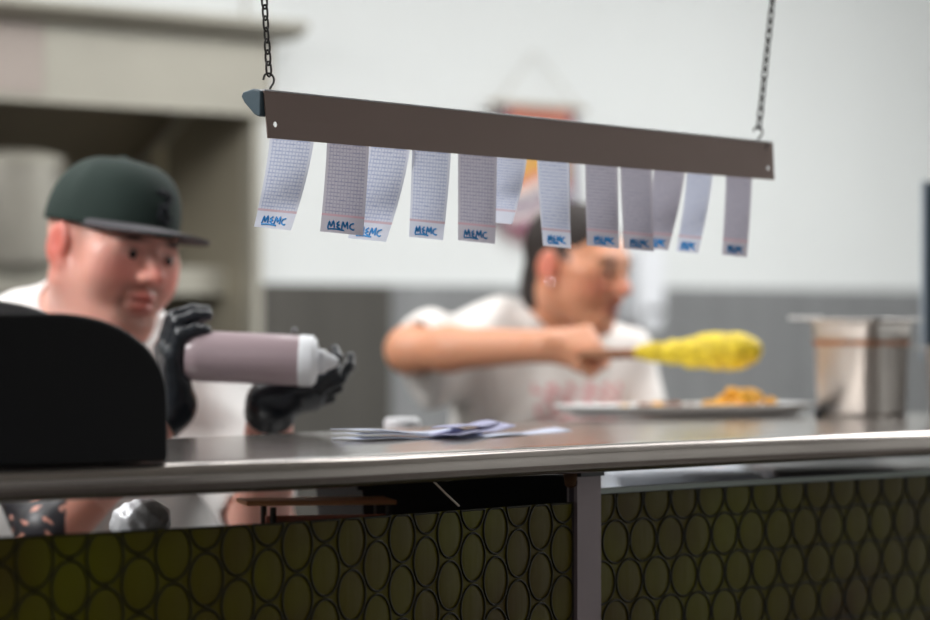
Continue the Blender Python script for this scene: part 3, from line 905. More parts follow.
# white lid behind the counter left of the slips is a small tub on the counter
q = P(402, 418, 5.02); jh = q.z-(CZ-.42); q.z = CZ-.42
t = thing('white_jar', q, 'small white jar peeking over the rear edge of the counter above the paper slips', 'jar')
MB().lathe(q, [(.024, 0), (.027, .006), (.027, jh-.05), (.022, jh-.035), (.022, jh-.028)], n=28).build('jar_body', M['whitepl'], t)
MB().lathe(q, [(.0255, jh-.030), (.026, jh-.004), (.022, jh), (.002, jh+.001)], n=28).build('lid', M['whitepl'], t)

# serving tray with food
tc_ = P(686, 412, 5.42); tc_.z = CT
tray = thing('serving_tray', tc_, 'long white shallow serving tray of fried food on the counter beside the steel pan', 'tray')
ta = Vector((.86, .51, 0)).normalized(); tb = Vector((-ta.y, ta.x, 0))
V = []; prof = [(0, .005), (.7, .005), (.84, .006), (.93, .017), (1.0, .021), (1.0, .0235), (.92, .020), (.83, .010), (.7, .0085), (0, .0085)]
nn = 64
for (r, z) in prof:
    for k in range(nn):
        a = 2*math.pi*k/nn; c, s_ = math.cos(a), math.sin(a)
        e = 2/3.2
        V.append(tc_+ta*(.225*r*math.copysign(abs(c)**e, c))+tb*(.088*r*math.copysign(abs(s_)**e, s_))+Vector((0, 0, z-.004)))
o = mk('tray_body', V, grid_faces(len(prof), nn, True), M['tray'], tray)
fb = [(.02, 0), (.05, .02), (.08, -.01), (.035, -.03), (.10, .02), (.065, .0), (.12, -.005), (.09, .035), (.05, -.045)]
for k, (x, y) in enumerate(fb):
    c = tc_+ta*(x+.035)+tb*y+Vector((0, 0, .015+.008*(k % 3)))
    g = SDF(np.array(c)-.035, np.array(c)+.035, .0022)
    ang = k*1.3; dv = np.array([math.cos(ang), math.sin(ang), .25*math.sin(k)])*.012
    g.cap(np.array(c)-dv, np.array(c)+dv, .0100+.0015*(k % 2), .0090, .005)
    g.ell(np.array(c)+rng.randn(3)*.004, (.011, .009, .008), None, .006)
    g.disp(lambda X, Y, Z, k=k: .0012*np.sin(X*700+k)*np.sin(Y*650)*np.sin(Z*700))
    p, f_ = g.mesh()
    o = mk('fried_snack', p, f_, M['food'], None, loc=c)
    tag(o, 'orange fried snack piece in the pile on the right half of the white tray', 'snack', 'fried snacks piled on the tray')
for k in range(9):
    x = -.10+.013*k+rng.uniform(-.004, .004); y = rng.uniform(-.03, .03)
    c = tc_+ta*x+tb*y+Vector((0, 0, .012+.004*(k % 2)))
    g = SDF(np.array(c)-.03, np.array(c)+.03, .0024)
    g.ell(np.array(c), (.011+.002*(k % 2), .010, .0075), None, .006)
    g.disp(lambda X, Y, Z, k=k: .002*np.sin(X*500+k)*np.sin(Y*550)*np.sin(Z*600+k))
    p, f_ = g.mesh()
    o = mk('browned_morsel', p, f_, M['meat'] if k % 3 else M['food'], None, loc=c)
    tag(o, 'small browned morsel in the row on the left half of the white tray', 'snack', 'browned morsels on the tray')

# steam pans
def steam_pan(c, ax, ay, h, name_label, rimext=.012, stain=True):
    """c: base centre; ax, ay: half extents"""
    t = thing('steam_pan', c, name_label, 'pan')
    ux, uy = ax.normalized(), ay.normalized(); lx, ly = ax.length, ay.length
    def ringp(sx, sy, z, r):
        pts = []
        for (cx, cy, a0) in ((1, 1, 0), (-1, 1, math.pi/2), (-1, -1, math.pi), (1, -1, 3*math.pi/2)):
            for k in range(7):
                a = a0+math.pi/2*k/6
                pts.append(c+ux*(cx*(lx*sx-r)+r*math.cos(a))+uy*(cy*(ly*sy-r)+r*math.sin(a))+Vector((0, 0, z)))
        return pts
    lev = [(.80, .80, .004, .02), (.86, .86, 0, .022), (.89, .89, .006, .024), (.925, .925, h*.76, .022), (.955, .955, h*.775, .022), (.96, .96, h-.008, .02), (1.0, 1.0, h-.001, .018), (1+rimext/lx, 1+rimext/ly, h, .016), (1+rimext/lx, 1+rimext/ly, h+.0022, .016),
           (.99, .99, h+.002, .018), (.945, .945, h-.01, .02), (.94, .94, h*.78, .02), (.91, .91, h*.765, .02), (.87, .87, .010, .022)]
    V = []; 
    for l in lev: V += ringp(*l)
    n = 28; Fc = grid_faces(len(lev), n, True)+[tuple(range(n))[::-1], tuple((len(lev)-1)*n+k for k in range(n))]
    o = mk('pan_body', V, Fc, M['pan'], t)
    if stain:
        V = ringp(.9605, .9605, h*.785, .022)+ringp(.937, .937, h*.735, .022)
        V = [v+(v-c-Vector((0, 0, v.z-c.z))).normalized()*.0012 for v in V]
        mk('sauce_line', V, grid_faces(2, n, True), M['panrust'], t)
    return t
base = on_counter(866, 416); 
pu = Vector((.62, .785, 0)).normalized(); 
px_ = Vector((.9, -.436, 0)).normalized(); py_ = Vector((.436, .9, 0)).normalized()
# corner seen at column 874; left face 812..874, right face 874..918
cc = P(874, 416, 5.43)
ax_ = Vector((math.cos(math.radians(-14)), math.sin(math.radians(-14)), 0)); ay_ = Vector((-ax_.y, ax_.x, 0))
w1, w2 = .052, .076
ccen = Vector((cc.x, cc.y, CT))
ang = math.radians(32)
ax_ = Vector((math.cos(ang), math.sin(ang), 0)); ay_ = Vector((-math.sin(ang), math.cos(ang), 0))
# box: near corner = c + ax*lx*? (the corner pointing to the viewer is -ay side)
lx, ly = .063, .066
cen = Vector((cc.x, cc.y, CT))
ang = math.radians(-37)
ax_ = Vector((math.cos(ang), math.sin(ang), 0)); ay_ = Vector((-math.sin(ang), math.cos(ang), 0))
cen = Vector((cc.x, cc.y, CT))-ax_*lx*.92+ay_*ly*.92
steam_pan(cen, ax_*lx, ay_*ly, .150, 'deep stainless steel food pan with an orange stain line, right of the tray')
pr_tab = P(800, 322, cen.y); 
p2c = P(968, 412, 5.60); p2c.z = CT
steam_pan(p2c, ax_*.055, ay_*.06, .105, 'lower mauve-grey steel pan at the right edge, behind the deep one', stain=False)
# black knob under the tray end
q = on_counter(819, 417); q = Vector((q.x, q.y-.01, CT))
o = MB().lathe(q, [(.006, 0), (.0085, .003), (.008, .010), (.003, .013)], n=20).build('rubber_stopper', M['black'])
tag(o, 'small black rubber stopper between the tray and the deep steel pan', 'stopper')

# long flat lid handle bar on the pan's left
b0 = cen-ax_*(lx+.010)-ay_*(ly-.02); b0.z = CT+.1515
o = MB().box(b0-Vector((.0, 0, -.0005))+Vector((-.002, 0, .0015)), (.026, 0, 0), (0, .012, 0), (0, 0, .0028), .001).build('pan_lid_tab', M['tray'])
tag(o, 'pale flat lid tab resting on the left rim of the deep steel pan', 'lid')

# dark screen at the right edge
sc_ = P(972, 330, 5.75)
t = thing('order_screen', (sc_.x, sc_.y, CT), 'dark navy order screen on a stand at the right edge behind the pans', 'screen')
zc = CZ+.085
MB().box((sc_.x, sc_.y, zc), (.080, .01, 0), (-.0015, .011, 0), (0, 0, .145), .003).build('screen_housing', M['navy'], t, False)
MB().box((sc_.x-.0815, sc_.y-.010, zc), (.0028, 0, 0), (0, .012, 0), (0, 0, .147), .0008).build('bezel_edge', M['navy2'], t, False)
MB().box((sc_.x, sc_.y, (zc-.145+CT)/2), (.02, 0, 0), (0, .012, 0), (0, 0, (zc-.145-CT)/2)).build('stand', M['navy'], t, False)
MB().box((sc_.x, sc_.y-.0, CT+.004), (.06, 0, 0), (0, .05, 0), (0, 0, .004), .002).build('stand_base', M['navy'], t, False)

# ================================================================== prep table and things under the pass
pm = 45
tab = thing('prep_table', (fp[pm].x+inn[pm].x*.4, fp[pm].y+inn[pm].y*.4, 0), 'stainless prep table behind the pass counter', 'table')
V = []
PT = CZ-.42
sel = [k for k in range(0, NF, 6)]
pr_ = [(.12, 0), (.12, -.03), (.66, -.03), (.66, 0)]
for k in sel:
    pr_ = [(.12, 0), (.12, -.03), (.74+.2*k/NF, -.03), (.74+.2*k/NF, 0)]
    for o_, z in pr_: V.append(fp[k]+inn[k]*o_+Vector((0, 0, PT+z)))
mk('table_top', V, grid_faces(len(sel), 4, True)+[(0, 1, 2, 3), tuple((len(sel)-1)*4+q for q in (3, 2, 1, 0))], M['steel'], tab, smooth=False)
for k in (3, 44, 86):
    for o_ in (.16, .60):
        q = fp[k]+inn[k]*o_; MB().tube([(q.x, q.y, 0), (q.x, q.y, PT-.03)], .02, 14).build('leg', M['steel'], tab)

def open_tub(px0, px1, d, w, h, m, name, label, cat, skew=0.0):
    a, b_ = P(px0, HY, d), P(px1, HY, d+skew)
    a.z = b_.z = PT; ex = (b_-a); dep = Vector((-ex.y, ex.x, 0)).normalized()*w
    t = thing(name, (a+b_)/2+dep*.5, label, cat)
    mb = MB(); th_ = .004
    ctr = (a+b_)/2+dep*.5
    up = Vector((0, 0, 1)); e1 = ex.normalized(); e2 = dep.normalized(); L1 = ex.length/2; L2 = w/2
    lev = [(.90, 0), (.96, h*.5), (1.0, h), (1.05, h), (1.05, h-.012), (1.055, h-.012), (1.055, h+.003), (.98, h+.003), (.94, h*.5), (.88, .006)]
    V = []
    for s_, z in lev:
        for cx, cy in ((1, 1), (-1, 1), (-1, -1), (1, -1)): V.append(ctr+e1*L1*s_*cx+e2*L2*s_*cy+up*z)
    o = mk('tub_wall', V, grid_faces(len(lev), 4, True)+[(3, 2, 1, 0), tuple((len(lev)-1)*4+k for k in range(4))], m, t, smooth=False)
    bv = o.modifiers.new('bevel', 'BEVEL'); bv.width = .004; bv.segments = 2
    return t
open_tub(362, 570, 4.44, .16, .218, M['tub'], 'storage_tub', 'dark grey plastic tub on the prep table, seen under the counter left of the post', 'tub', .12)
def lidded_box(x0, x1, d0, d1, h, m, label, skew):
    c = Vector(((x0+x1)/2, (d0+d1)/2, PT)); hx, hy = (x1-x0)/2, (d1-d0)/2
    t = thing('storage_box', c, label, 'storage box')
    ax = Vector((math.cos(skew), math.sin(skew), 0)); ay = Vector((-ax.y, ax.x, 0))
    MB().box(c+Vector((0, 0, h/2)), ax*hx*.96, ay*hy*.96, (0, 0, h/2-.006), .006).build('box_body', m, t)
    MB().box(c+Vector((0, 0, h-.006)), ax*hx, ay*hy, (0, 0, .006), .003).build('lid', m, t)
    return t
BH = .42-.232
lidded_box(.222, .452, 5.36, 5.70, BH, M['tubw'], 'pale blue-white lidded box glimpsed under the counter just right of the post', .05)
lidded_box(.475, .665, 5.42, 5.72, BH+.004, M['tubg'], 'grey lidded box under the counter, right of the pale one', .05)
lidded_box(.685, .93, 5.50, 5.80, BH+.002, M['steel'], 'light steel lidded box under the counter at the right edge of the view', .05)
# wooden shelf on short legs
a, b_ = P(246, 497, 4.30), P(396, 508, 4.34)
st = thing('wooden_riser', ((a+b_)/2).to_tuple()[:2]+(PT,), 'small wooden riser with metal legs on the prep table, under the counter', 'riser')
zt = CZ-.224
b_.z = a.z = zt
e1 = (b_-a).normalized(); e2 = Vector((-e1.y, e1.x, 0))
MB().box((a+b_)/2+e2*.04, (b_-a)/2, e2*.045, (0, 0, .003), .001).build('riser_board', M['board'], st, False)
q = (a+b_)/2+(b_-a)*.06+e2*.012; q.z = (zt+PT)/2-.004
MB().box(q, (b_-a)*.42, e2*.004, (0, 0, (zt-PT)/2-.012), .001).build('side_panel', M['board2'], st, False)
for f in (.18, .95):
    for g_ in (.0, .075):
        q = a+(b_-a)*f+e2*g_
        MB().tube([(q.x, q.y, PT), (q.x, q.y, zt-.005)], .004, 10).build('leg', M['chain'], st)
# foil bowl
q = P(141, 520, 4.3); q.z = PT
fo = thing('foil_bowl', q, 'crumpled silver foil covered bowl under the counter, below the black housing', 'bowl')
MB().lathe(q, [(.034, 0), (.036, .004), (.050, .09), (.060, .150), (.062, .152), (.060, .154), (.03, .150)], n=32).build('bowl', M['tub'], fo)
g = SDF(np.array(q)+(-.06, -.06, .12), np.array(q)+(.06, .06, .24), .0022)
g.ell(np.array(q)+(-.002, 0, .172), (.037, .037, .026), None, .01)
g.ell(np.array(q)+(.008, 0, .182), (.027, .03, .018), None, .01)
g.disp(lambda X, Y, Z: .0014*np.sin(X*200+Y*90)*np.sin(Z*230+X*120)+.0008*np.sin(Y*320)*np.sin(X*280))
p, f_ = g.mesh(); mk('foil_cover', p, f_, M['foil'], fo)

# ================================================================== people
def ground_parts(root, hipc, yaw, zhip, stance=.11, m_t=None):
    """trousers and shoes down to the floor"""
    t = math.radians(yaw); f = np.array([math.sin(t), -math.cos(t), 0]); r = np.array([-math.cos(t), -math.sin(t), 0])
    hc = np.array(hipc, float)
    g = SDF(hc+(-.36, -.36, -1.15), hc+(.36, .36, .2), .011)
    g.ell(hc+np.array([0, 0, .03]), (.185, .14, .13), np.stack([r, f, [0, 0, 1]], 1), .03)
    for q in (-1, 1):
        hp_ = hc+r*q*.09; kn = hc+r*q*(stance)+f*.02; kn[2] = zhip*.53; an = hc+r*q*(stance+.01); an[2] = .09
        g.cap(hp_, kn, .10, .07, .03); g.cap(kn, an, .068, .052, .03)
    p, q_ = g.mesh(); mk('trousers', p, q_, M['trouser'], root)
    for q in (-1, 1):
        an = hc+r*q*(stance+.01); an[2] = 0
        g = SDF(an-.2, an+(.2, .2, .16), .007)
        g.cap(an+np.array([0, 0, .045]), an+f*.14+np.array([0, 0, .040]), .045, .038, .02)
        g.cap(an+np.array([0, 0, .055]), an+np.array([0, 0, .10]), .048, .046, .02)
        g.plane_cut(an+np.array([0, 0, .004]), (0, 0, -1))
        p, q2 = g.mesh(); mk('shoe', p, q2, M['shoe'], root)

# ---------------- cook in the cap
C1 = np.array(P(110, 252, 5.0))
H1 = Head(C1, 44, 7, 8, 1.06, fat=.008)
tor = head_frame(28, 0)
rt, fw = tor[:, 0], tor[:, 1]; UP = np.array([0, 0, 1.])
neckb = np.array(P(85, 330, 5.12)); 
sh_r = np.array(P(-22, 352, 5.10)); sh_l = np.array(P(203, 396, 5.24))
chest = (sh_r+sh_l)/2+np.array([0, .03, -.16]); hip = chest+np.array([0, .06, -.36])
el_r = np.array(P(48, 534, 4.66)); wr_r = np.array(P(174, 404, 4.72))
el_l = np.array(P(262, 522, 4.98)); wr_l = np.array(P(271, 402, 4.76))
p1 = thing('person', (hip[0], hip[1], 0), 'cook in a dark green cap and white shirt holding a squeeze bottle in black gloves', 'person')
lo = np.minimum.reduce([sh_r, hip, el_r])-.25; hi_ = np.maximum.reduce([sh_l, C1+.2, hip, wr_l])+.25
lo[2] = hip[2]-.12; hi_[2] = C1[2]+.17; lo[1] = 4.5
g = SDF(lo, hi_, .0042)
H1.build(g)
g.cap(H1.w((0, -.02, -.05)), neckb+np.array([0, .02, -.02]), .066, .074, .03)
g.ell(chest+np.array([0, 0, .02]), (.20, .135, .21), tor, .03)
g.ell((chest+hip)/2, (.19, .15, .22), tor, .03); g.ell(hip, (.18, .14, .12), tor, .03)
g.cap(neckb, sh_r+np.array([0, 0, .0]), .066, .055, .03); g.cap(neckb, sh_l, .066, .055, .03)
g.cap(sh_r, el_r, .058, .043, .02); g.cap(el_r, wr_r, .043, .028, .01)
g.cap(sh_l, el_l, .058, .044, .02); g.cap(el_l, wr_l, .045, .030, .01)
# gloves share the hand field
gl = SDF(wr_r-.17, wr_r+.19, .003); gr_ = SDF(wr_l-.17, wr_l+.19, .003)
hand([(g, 0), (gl, .0022)], wr_r, (-.10, -.22, 1.0), (-1.0, -.42, -.05), -1,
     [(28, 62, 22), (24, 58, 20), (22, 55, 20), (24, 55, 22)], .10, .90, thumb=[(.028, .03, -.004), (.05, .055, -.022), (.050, .075, -.052), (.040, .085, -.078)])
gl.cap(wr_r, wr_r+(el_r-wr_r)*.18, .0315, .035, .01); gl.plane_cut(wr_r+(el_r-wr_r)*.13, el_r-wr_r)
hand([(g, 0), (gr_, .0022)], wr_l, (.93, .05, .18), (.20, -.62, -.72), -1,
     [(20, 42, 30), (14, 34, 28), (20, 46, 36), (26, 56, 44)], .20, .75, thumb=[(.02, .02, -.004), (.034, .030, -.026), (.032, .048, -.050), (.024, .062, -.068)])
gr_.cap(wr_l, wr_l+(el_l-wr_l)*.14, .034, .037, .01); gr_.plane_cut(wr_l+(el_l-wr_l)*.10, el_l-wr_l)
p, q = g.mesh()
colr = H1.colours(p, (230,170,154), ear=(214,98,84), lips=(178,92,84), stubble=(112,80,66), brow=(44,28,24), cheek=(228,122,112))
# tattoo on the right upper arm
ax1 = (sh_r-el_r)/np.linalg.norm(sh_r-el_r); s_ = (p-el_r) @ ax1; dist = np.linalg.norm((p-el_r)-s_[:, None]*ax1, axis=1)
pat = (np.sin(p[:, 0]*170+2*np.sin(p[:, 2]*120))*np.sin(p[:, 2]*150+p[:, 1]*60) > -.75)
mask = (s_ > -.06) & (s_ < .2) & (dist < .09) & pat & (p[:, 0] < -.530)
colr[mask] = np.array(lin((36,34,40)))
arm = (dist < .08) & (s_ > -.06) & (s_ < .03) & ~mask; colr[arm] = colr[arm]*np.array([.85, .75, .7, 1])
mk('body', p, q, M['skin'], p1, col=colr)
for gg in (gl, gr_):
    p, q = gg.mesh(); mk('glove', p, q, M['glove'], p1)
eyes(H1, p1)
# shirt
g = SDF(lo, hi_, .006)
inf = .014
g.ell(chest+np.array([0, 0, .02]), (.20+inf, .135+inf, .21+inf), tor, .03)
g.ell((chest+hip)/2, (.19+inf, .15+inf, .24), tor, .03); g.ell(hip, (.19+inf, .15+inf, .16), tor, .03)
g.cap(neckb, sh_r, .080, .074, .03); g.cap(neckb, sh_l, .080, .074, .03)
g.cap(neckb+(0, .03, .035), neckb, .062, .08, .03)
e1_ = sh_l+(el_l-sh_l)*.80; g.cap(sh_l, e1_, .075, .064, .03)
e2_ = sh_r+(el_r-sh_r)*.45; g.cap(sh_r, e2_, .075, .070, .03)
g.disp(lambda X, Y, Z: .0042*np.sin(X*38+Z*22+3*np.sin(Z*9))*np.sin(Y*26+Z*14)+.003*np.sin((X+Z*.6)*70+2*np.sin(Z*31)))
g.cap(H1.w((0, -.03, -.06)), neckb+np.array([0, -.005, .02]), .062, .070, .006, True)
g.cap(H1.w((0, .03, -.08)), neckb+fw*.05+np.array([0, 0, .03]), .06, .05, .006, True)
g.cap(e1_+(el_l-e1_)*.2, el_l, .048, .05, .004, True); g.cap(e2_+(el_r-e2_)*.2, el_r, .05, .05, .004, True)
g.plane_cut(hip+np.array([0, 0, -.10]), (0, 0, -1))
p, q = g.mesh(); mk('shirt', p, q, M['shirt'], p1)
ground_parts(p1, hip+np.array([0, 0, -.06]), 28, hip[2])
# cap
cp = thing('baseball_cap', H1.w((0, -.01, .05)), 'dark green flat-brimmed baseball cap on the cook at the left', 'cap')
a_, b2_, h_ = .0825, .1010, .097
V = []; nu, nv = 22, 48
cen_c = np.array((0, -.008, .030))
for i in range(nu):
    t = i/(nu-1)
    zz = t*h_
    for j in range(nv):
        an = 2*math.pi*j/nv; c, s_ = math.cos(an), math.sin(an)
        ex = 2.9 if s_ > 0 else 2.35
        r = (max(0, 1-t**ex))**(1/ex) if i < nu-1 else 0.0
        V.append(Vector(H1.w(cen_c+np.array((a_*r*c, b2_*r*s_, zz)))))
crown = mk('crown', V, grid_faces(nu, nv, True), M['cap'], cp)
sd_ = crown.modifiers.new('t', 'SOLIDIFY'); sd_.thickness = .002; sd_.offset = 1
for an in [math.pi/2+k*math.pi/3 for k in range(6)]:
    pts = []
    for t in np.linspace(0, .985, 16):
        c, s_ = math.cos(an), math.sin(an); ex = 2.9 if s_ > 0 else 2.35
        r = (1-t**ex)**(1/ex)*1.006
        pts.append(Vector(H1.w(cen_c+np.array((a_*r*c, b2_*r*s_, t*h_)))))
    MB().tube(pts, .0013, 6).build('seam', M['capdark'], cp)
MB().lathe(H1.w(cen_c+np.array((0, 0, h_+.001))), [(.0075, -.003), (.007, .001), (.003, .0035)], axis=tuple(H1.R[:, 2]), n=16).build('button', M['cap'], cp)
# brim
V = []; n1, n2 = 10, 29
for top in (0, 1):
    for i in range(n1):
        f = i/(n1-1)
        for j in range(n2):
            an = math.radians(18+144*j/(n2-1)); c, s_ = math.cos(an), math.sin(an)
            ext = .078*math.sin((j/(n2-1))*math.pi)**.45
            x = a_*c*(1.0+.10*f*math.sin(j/(n2-1)*math.pi)); y = b2_*s_*1.0+ext*f
            z = .004-.004*f-.011*(x/.09)**2*(.5+.5*f)+(0.003 if top else 0)+.006
            V.append(Vector(H1.w(cen_c+np.array((x, y, z)))))
Fb = grid_faces(n1, n2); k0 = n1*n2
Fb = [f[::-1] for f in Fb]+[tuple(k0+i for i in f) for f in grid_faces(n1, n2)]
edge_ = [(n1-1)*n2+j for j in range(n2)]
for a, b_ in zip(edge_[:-1], edge_[1:]): Fb.append((a, b_, k0+b_, k0+a))
mk('brim', V, Fb, M['brim'], cp)
# embroidered emblem on the front
def crown_pt(an, zz, k=1.02):
    t = zz/h_; c, s_ = math.cos(an), math.sin(an); ex = 2.9 if s_ > 0 else 2.35
    r = (1-t**ex)**(1/ex)*k
    return Vector(H1.w(cen_c+np.array((a_*r*c, b2_*r*s_, zz))))
b = MB()
for pl in ([(.8,.85),(.3,1.),(.0,.75),(.75,.45),(.85,.15),(.3,.0),(-.05,.2)], [(.35,.0),(.4,.5),(.35,.95),(1.05,.95)], [(.38,.5),(.95,.52)]):
    pts = [crown_pt(math.pi/2+.22-.30*x, .020+.042*y) for x, y in pl]
    fine = [spline(pts, q*(len(pts)-1)/16) for q in range(17)]
    b.tube(fine, .0036, 8)
b.build('emblem', M['capdark'], cp)

# bottle
b0 = Vector(P(197, 356, 4.70)); b1 = Vector(P(299, 360.5, 4.70)); 
ax = (b1-b0).normalized(); L = (b1-b0).length; r0 = .0345
bt = thing('squeeze_bottle', (b0+b1)/2, 'mauve sauce squeeze bottle with a white cap held sideways in black gloves', 'bottle')
MB().lathe(b0, [(.020, -.016), (.030, -.014), (.0335, -.006), (r0, .004), (r0, L-.01), (r0*.985, L)], axis=tuple(ax), n=44).build('bottle_body', M['bottle'], bt)
cpz = MB().lathe(b1, [(r0*.99, 0), (r0*1.02, .002), (r0*1.0, .018), (r0*.86, .023), (.017, .026), (.016, .036), (.0125, .037), (.0085, .046), (.0045, .053)], axis=tuple(ax), n=40).build('bottle_cap', M['whitepl'], bt)
tp = b1-ax*.006+Vector((0, 0, r0+.003)); MB().lathe(tp, [(.004, 0), (.0045, .004), (.002, .007)], n=12).build('vent_plug', M['tubg'], bt)

# ---------------- bare-headed cook
C2 = np.array(P(577, 269, 6.0))
H2 = Head(C2, 56, 8, 3, .95, fat=.0)
tor = head_frame(30, 0); rt, fw = tor[:, 0], tor[:, 1]
neckb = np.array(P(548, 318, 6.06))
sh_r = np.array(P(480, 345, 6.02)); sh_l = np.array(P(610, 362, 6.12))
chest = (sh_r+sh_l)/2+np.array([0, .03, -.13]); hip = chest+np.array([0, .05, -.34])
el_r = np.array(P(409, 350, 5.80)); wr_r = np.array(P(548, 346, 5.64))
el_l = np.array(P(645, 450, 6.10)); wr_l = np.array(P(672, 438, 5.86))
p2 = thing('person', (hip[0], hip[1], 0), 'bare-headed cook with shaved dark hair and white t-shirt holding up a yellow coated corn stick', 'person')
lo = np.minimum.reduce([sh_r, hip, el_r])-.20; hi_ = np.maximum.reduce([sh_l, C2+.12, hip, wr_l])+.20
lo[2] = hip[2]-.12; hi_[2] = C2[2]+.17; lo[1] = 5.45
g = SDF(lo, hi_, .0045)
H2.build(g, .004)
g.cap(H2.w((0, -.025, -.05)), neckb+np.array([0, .01, 0]), .052, .058, .025)
g.ell(chest+np.array([0, 0, .02]), (.17, .11, .19), tor, .03)
g.ell((chest+hip)/2, (.155, .11, .2), tor, .03); g.ell(hip, (.165, .12, .12), tor, .03)
g.cap(neckb+(0, 0, -.02), sh_r, .052, .048, .03); g.cap(neckb+(0, 0, -.02), sh_l, .052, .048, .03)
g.cap(sh_r, el_r, .050, .036, .02); g.ell(el_r, (.036, .036, .036), None, .015)
mid = el_r+(wr_r-el_r)*.3; g.cap(el_r, mid, .035, .037, .015); g.cap(mid, wr_r, .037, .025, .015)
g.cap(sh_l, el_l, .050, .040, .02); g.cap(el_l, wr_l, .040, .028, .01)
hand([(g, 0)], wr_r, (1.0, -.12, .10), (-.05, -.80, .62), 1,
     [(62, 88, 55), (66, 90, 55), (70, 90, 55), (72, 90, 55)], .0, .86, thumb=[(.022, .03, -.006), (.042, .055, -.014), (.046, .075, -.034), (.028, .086, -.046)])
hand([(g, 0)], wr_l, (.3, -.9, -.03), (.1, -.1, 1), -1, [(4, 8, 6)]*4, .05, .92)
p, q = g.mesh()
colr = H2.colours(p, (222,158,124), ear=(214,112,92), lips=(150,72,68), stubble=None, brow=(60,42,38), cheek=(214,116,98))
Lc_ = H2.loc(p)
sk = ((np.abs(Lc_) < .16).all(1)) & (Lc_[:, 2] > .012) & (Lc_[:, 1] < .035-.4*(Lc_[:, 2]-.0)+.02*0) & (np.abs(Lc_[:, 0]) > .03)
colr[sk & (np.abs(Lc_[:, 0]) < .078)] = np.array(lin((120,88,74)))
mk('body', p, q, M['skin'], p2, col=colr)
eyes(H2, p2)
# hair
g = SDF(C2-.19, C2+.19, .004)
W = H2.w
def E(c, r, k=.012, sub=False): g.ell(W(c), np.array(r)*H2.s, H2.R, k, sub)
E((0, -.016, .036), (.0765, .095, .084))
E((0, -.055, -.045), (.052, .040, .070), .02)
g.cap(W((0, -.075, -.03)), W((0, -.078, -.11)), .032, .020, .02)
E((0, .115, .005), (.09, .075, .070), .01, True)
E((.09, .02, -.03), (.03, .052, .062), .008, True); E((-.09, .02, -.03), (.03, .052, .062), .008, True)
E((0, .06, -.07), (.1, .085, .065), .008, True)
g.disp(lambda X, Y, Z: .0018*np.sin(X*300+Z*60)*np.sin(Y*320))
p, q = g.mesh(); mk('hair', p, q, M['hair'], p2)
MB().lathe(W((.082, .0, -.030)), [(.0001, .004), (.003, .003), (.004, 0), (.003, -.003)], axis=tuple(H2.R[:, 0]), n=14).build('ear_stud', M['stud'], p2)
# t-shirt
g = SDF(lo, hi_, .006); inf = .018
g.ell(chest+np.array([0, 0, .02]), (.17+inf, .11+inf, .19+inf), tor, .03)
g.ell((chest+hip)/2, (.165+inf, .12+inf, .22), tor, .03); g.ell(hip, (.17+inf, .13+inf, .15), tor, .03)
g.cap(neckb+(0, .0, -.03), sh_r+(0, 0, .004), .066, .066, .03); g.cap(neckb+(0, .0, -.03), sh_l, .066, .066, .03)
e2_ = sh_r+(el_r-sh_r)*.72; g.cap(sh_r, e2_, .070, .060, .03)
drp = np.array(P(432, 383, 5.90)); g.cap(sh_r+(0, 0, -.05), drp, .065, .038, .04); g.cap(e2_, drp, .05, .032, .03)
e1_ = sh_l+(el_l-sh_l)*.7; g.cap(sh_l, e1_, .066, .064, .03)
g.disp(lambda X, Y, Z: .009*np.sin(X*36+Z*9+2.5*np.sin(Z*7))*np.cos(Y*12+Z*5)+.005*np.sin((X-Z*.4)*66+2*np.sin(Z*23)))
g.cap(H2.w((0, -.02, -.04)), neckb+fw*.012+np.array([0, 0, -.005]), .058, .056, .006, True)
g.cap(e2_+(el_r-e2_)*.2, el_r+(el_r-e2_)*.3, .043, .047, .004, True)
g.cap(e1_+(el_l-e1_)*.2, el_l, .048, .05, .004, True)
g.plane_cut(hip+np.array([0, 0, -.10]), (0, 0, -1))
p, q = g.mesh()
cs = np.tile(np.array(lin((236,232,228))), (len(p), 1))
# faded pink print on the chest
Lp = (p-chest) @ tor
pr_m = (Lp[:, 1] > .05) & (np.abs(Lp[:, 0]) < .085) & (Lp[:, 2] > -.0) & (Lp[:, 2] < .08) & (np.sin(Lp[:, 0]*190+3*np.sin(Lp[:, 2]*150)) > .1)
cs[pr_m] = np.array(lin((226,160,164)))
M['tee'] = attr_mat('printed_cotton', .85)
mk('t_shirt', p, q, M['tee'], p2, col=cs)
ground_parts(p2, hip+np.array([0, 0, -.06]), 30, hip[2])

# corn on a stick
s0 = Vector(P(528, 357, 5.66)); s1 = Vector(P(660, 352.5, 5.56)); e = Vector(P(752, 350.5, 5.52))
ck = thing('corn_on_stick', s0, 'yellow coated corn cob on a wooden stick in the fist of the bare-headed cook', 'food')
MB().tube([s0, s0+(s1-s0)*.5, s1, s1+(e-s1)*.5], [.0085, .0088, .0085, .007], 14).build('stick', M['wood'], ck)
a = np.array(P(640, 353, 5.57)); b_ = np.array(e)
g = SDF(np.minimum(a, b_)-.06, np.maximum(a, b_)+.06, .0026)
dv = b_-a
prof = [(0, .010), (.12, .014), (.3, .018), (.5, .023), (.68, .029), (.88, .0285), (.97, .022)]
for (t0_, r0_), (t1_, r1_) in zip(prof[:-1], prof[1:]): g.cap(a+dv*t0_, a+dv*t1_, r0_, r1_, .006)
for k in range(26):
    t = rng.uniform(.02, .97); r_ = np.interp(t, [x[0] for x in prof], [x[1] for x in prof]); an = rng.uniform(0, 2*math.pi)
    c = a+dv*t+np.array([0, math.cos(an), math.sin(an)])*r_*.88
    g.ell(c, (rng.uniform(.006, .013), .007, .007), None, .005)
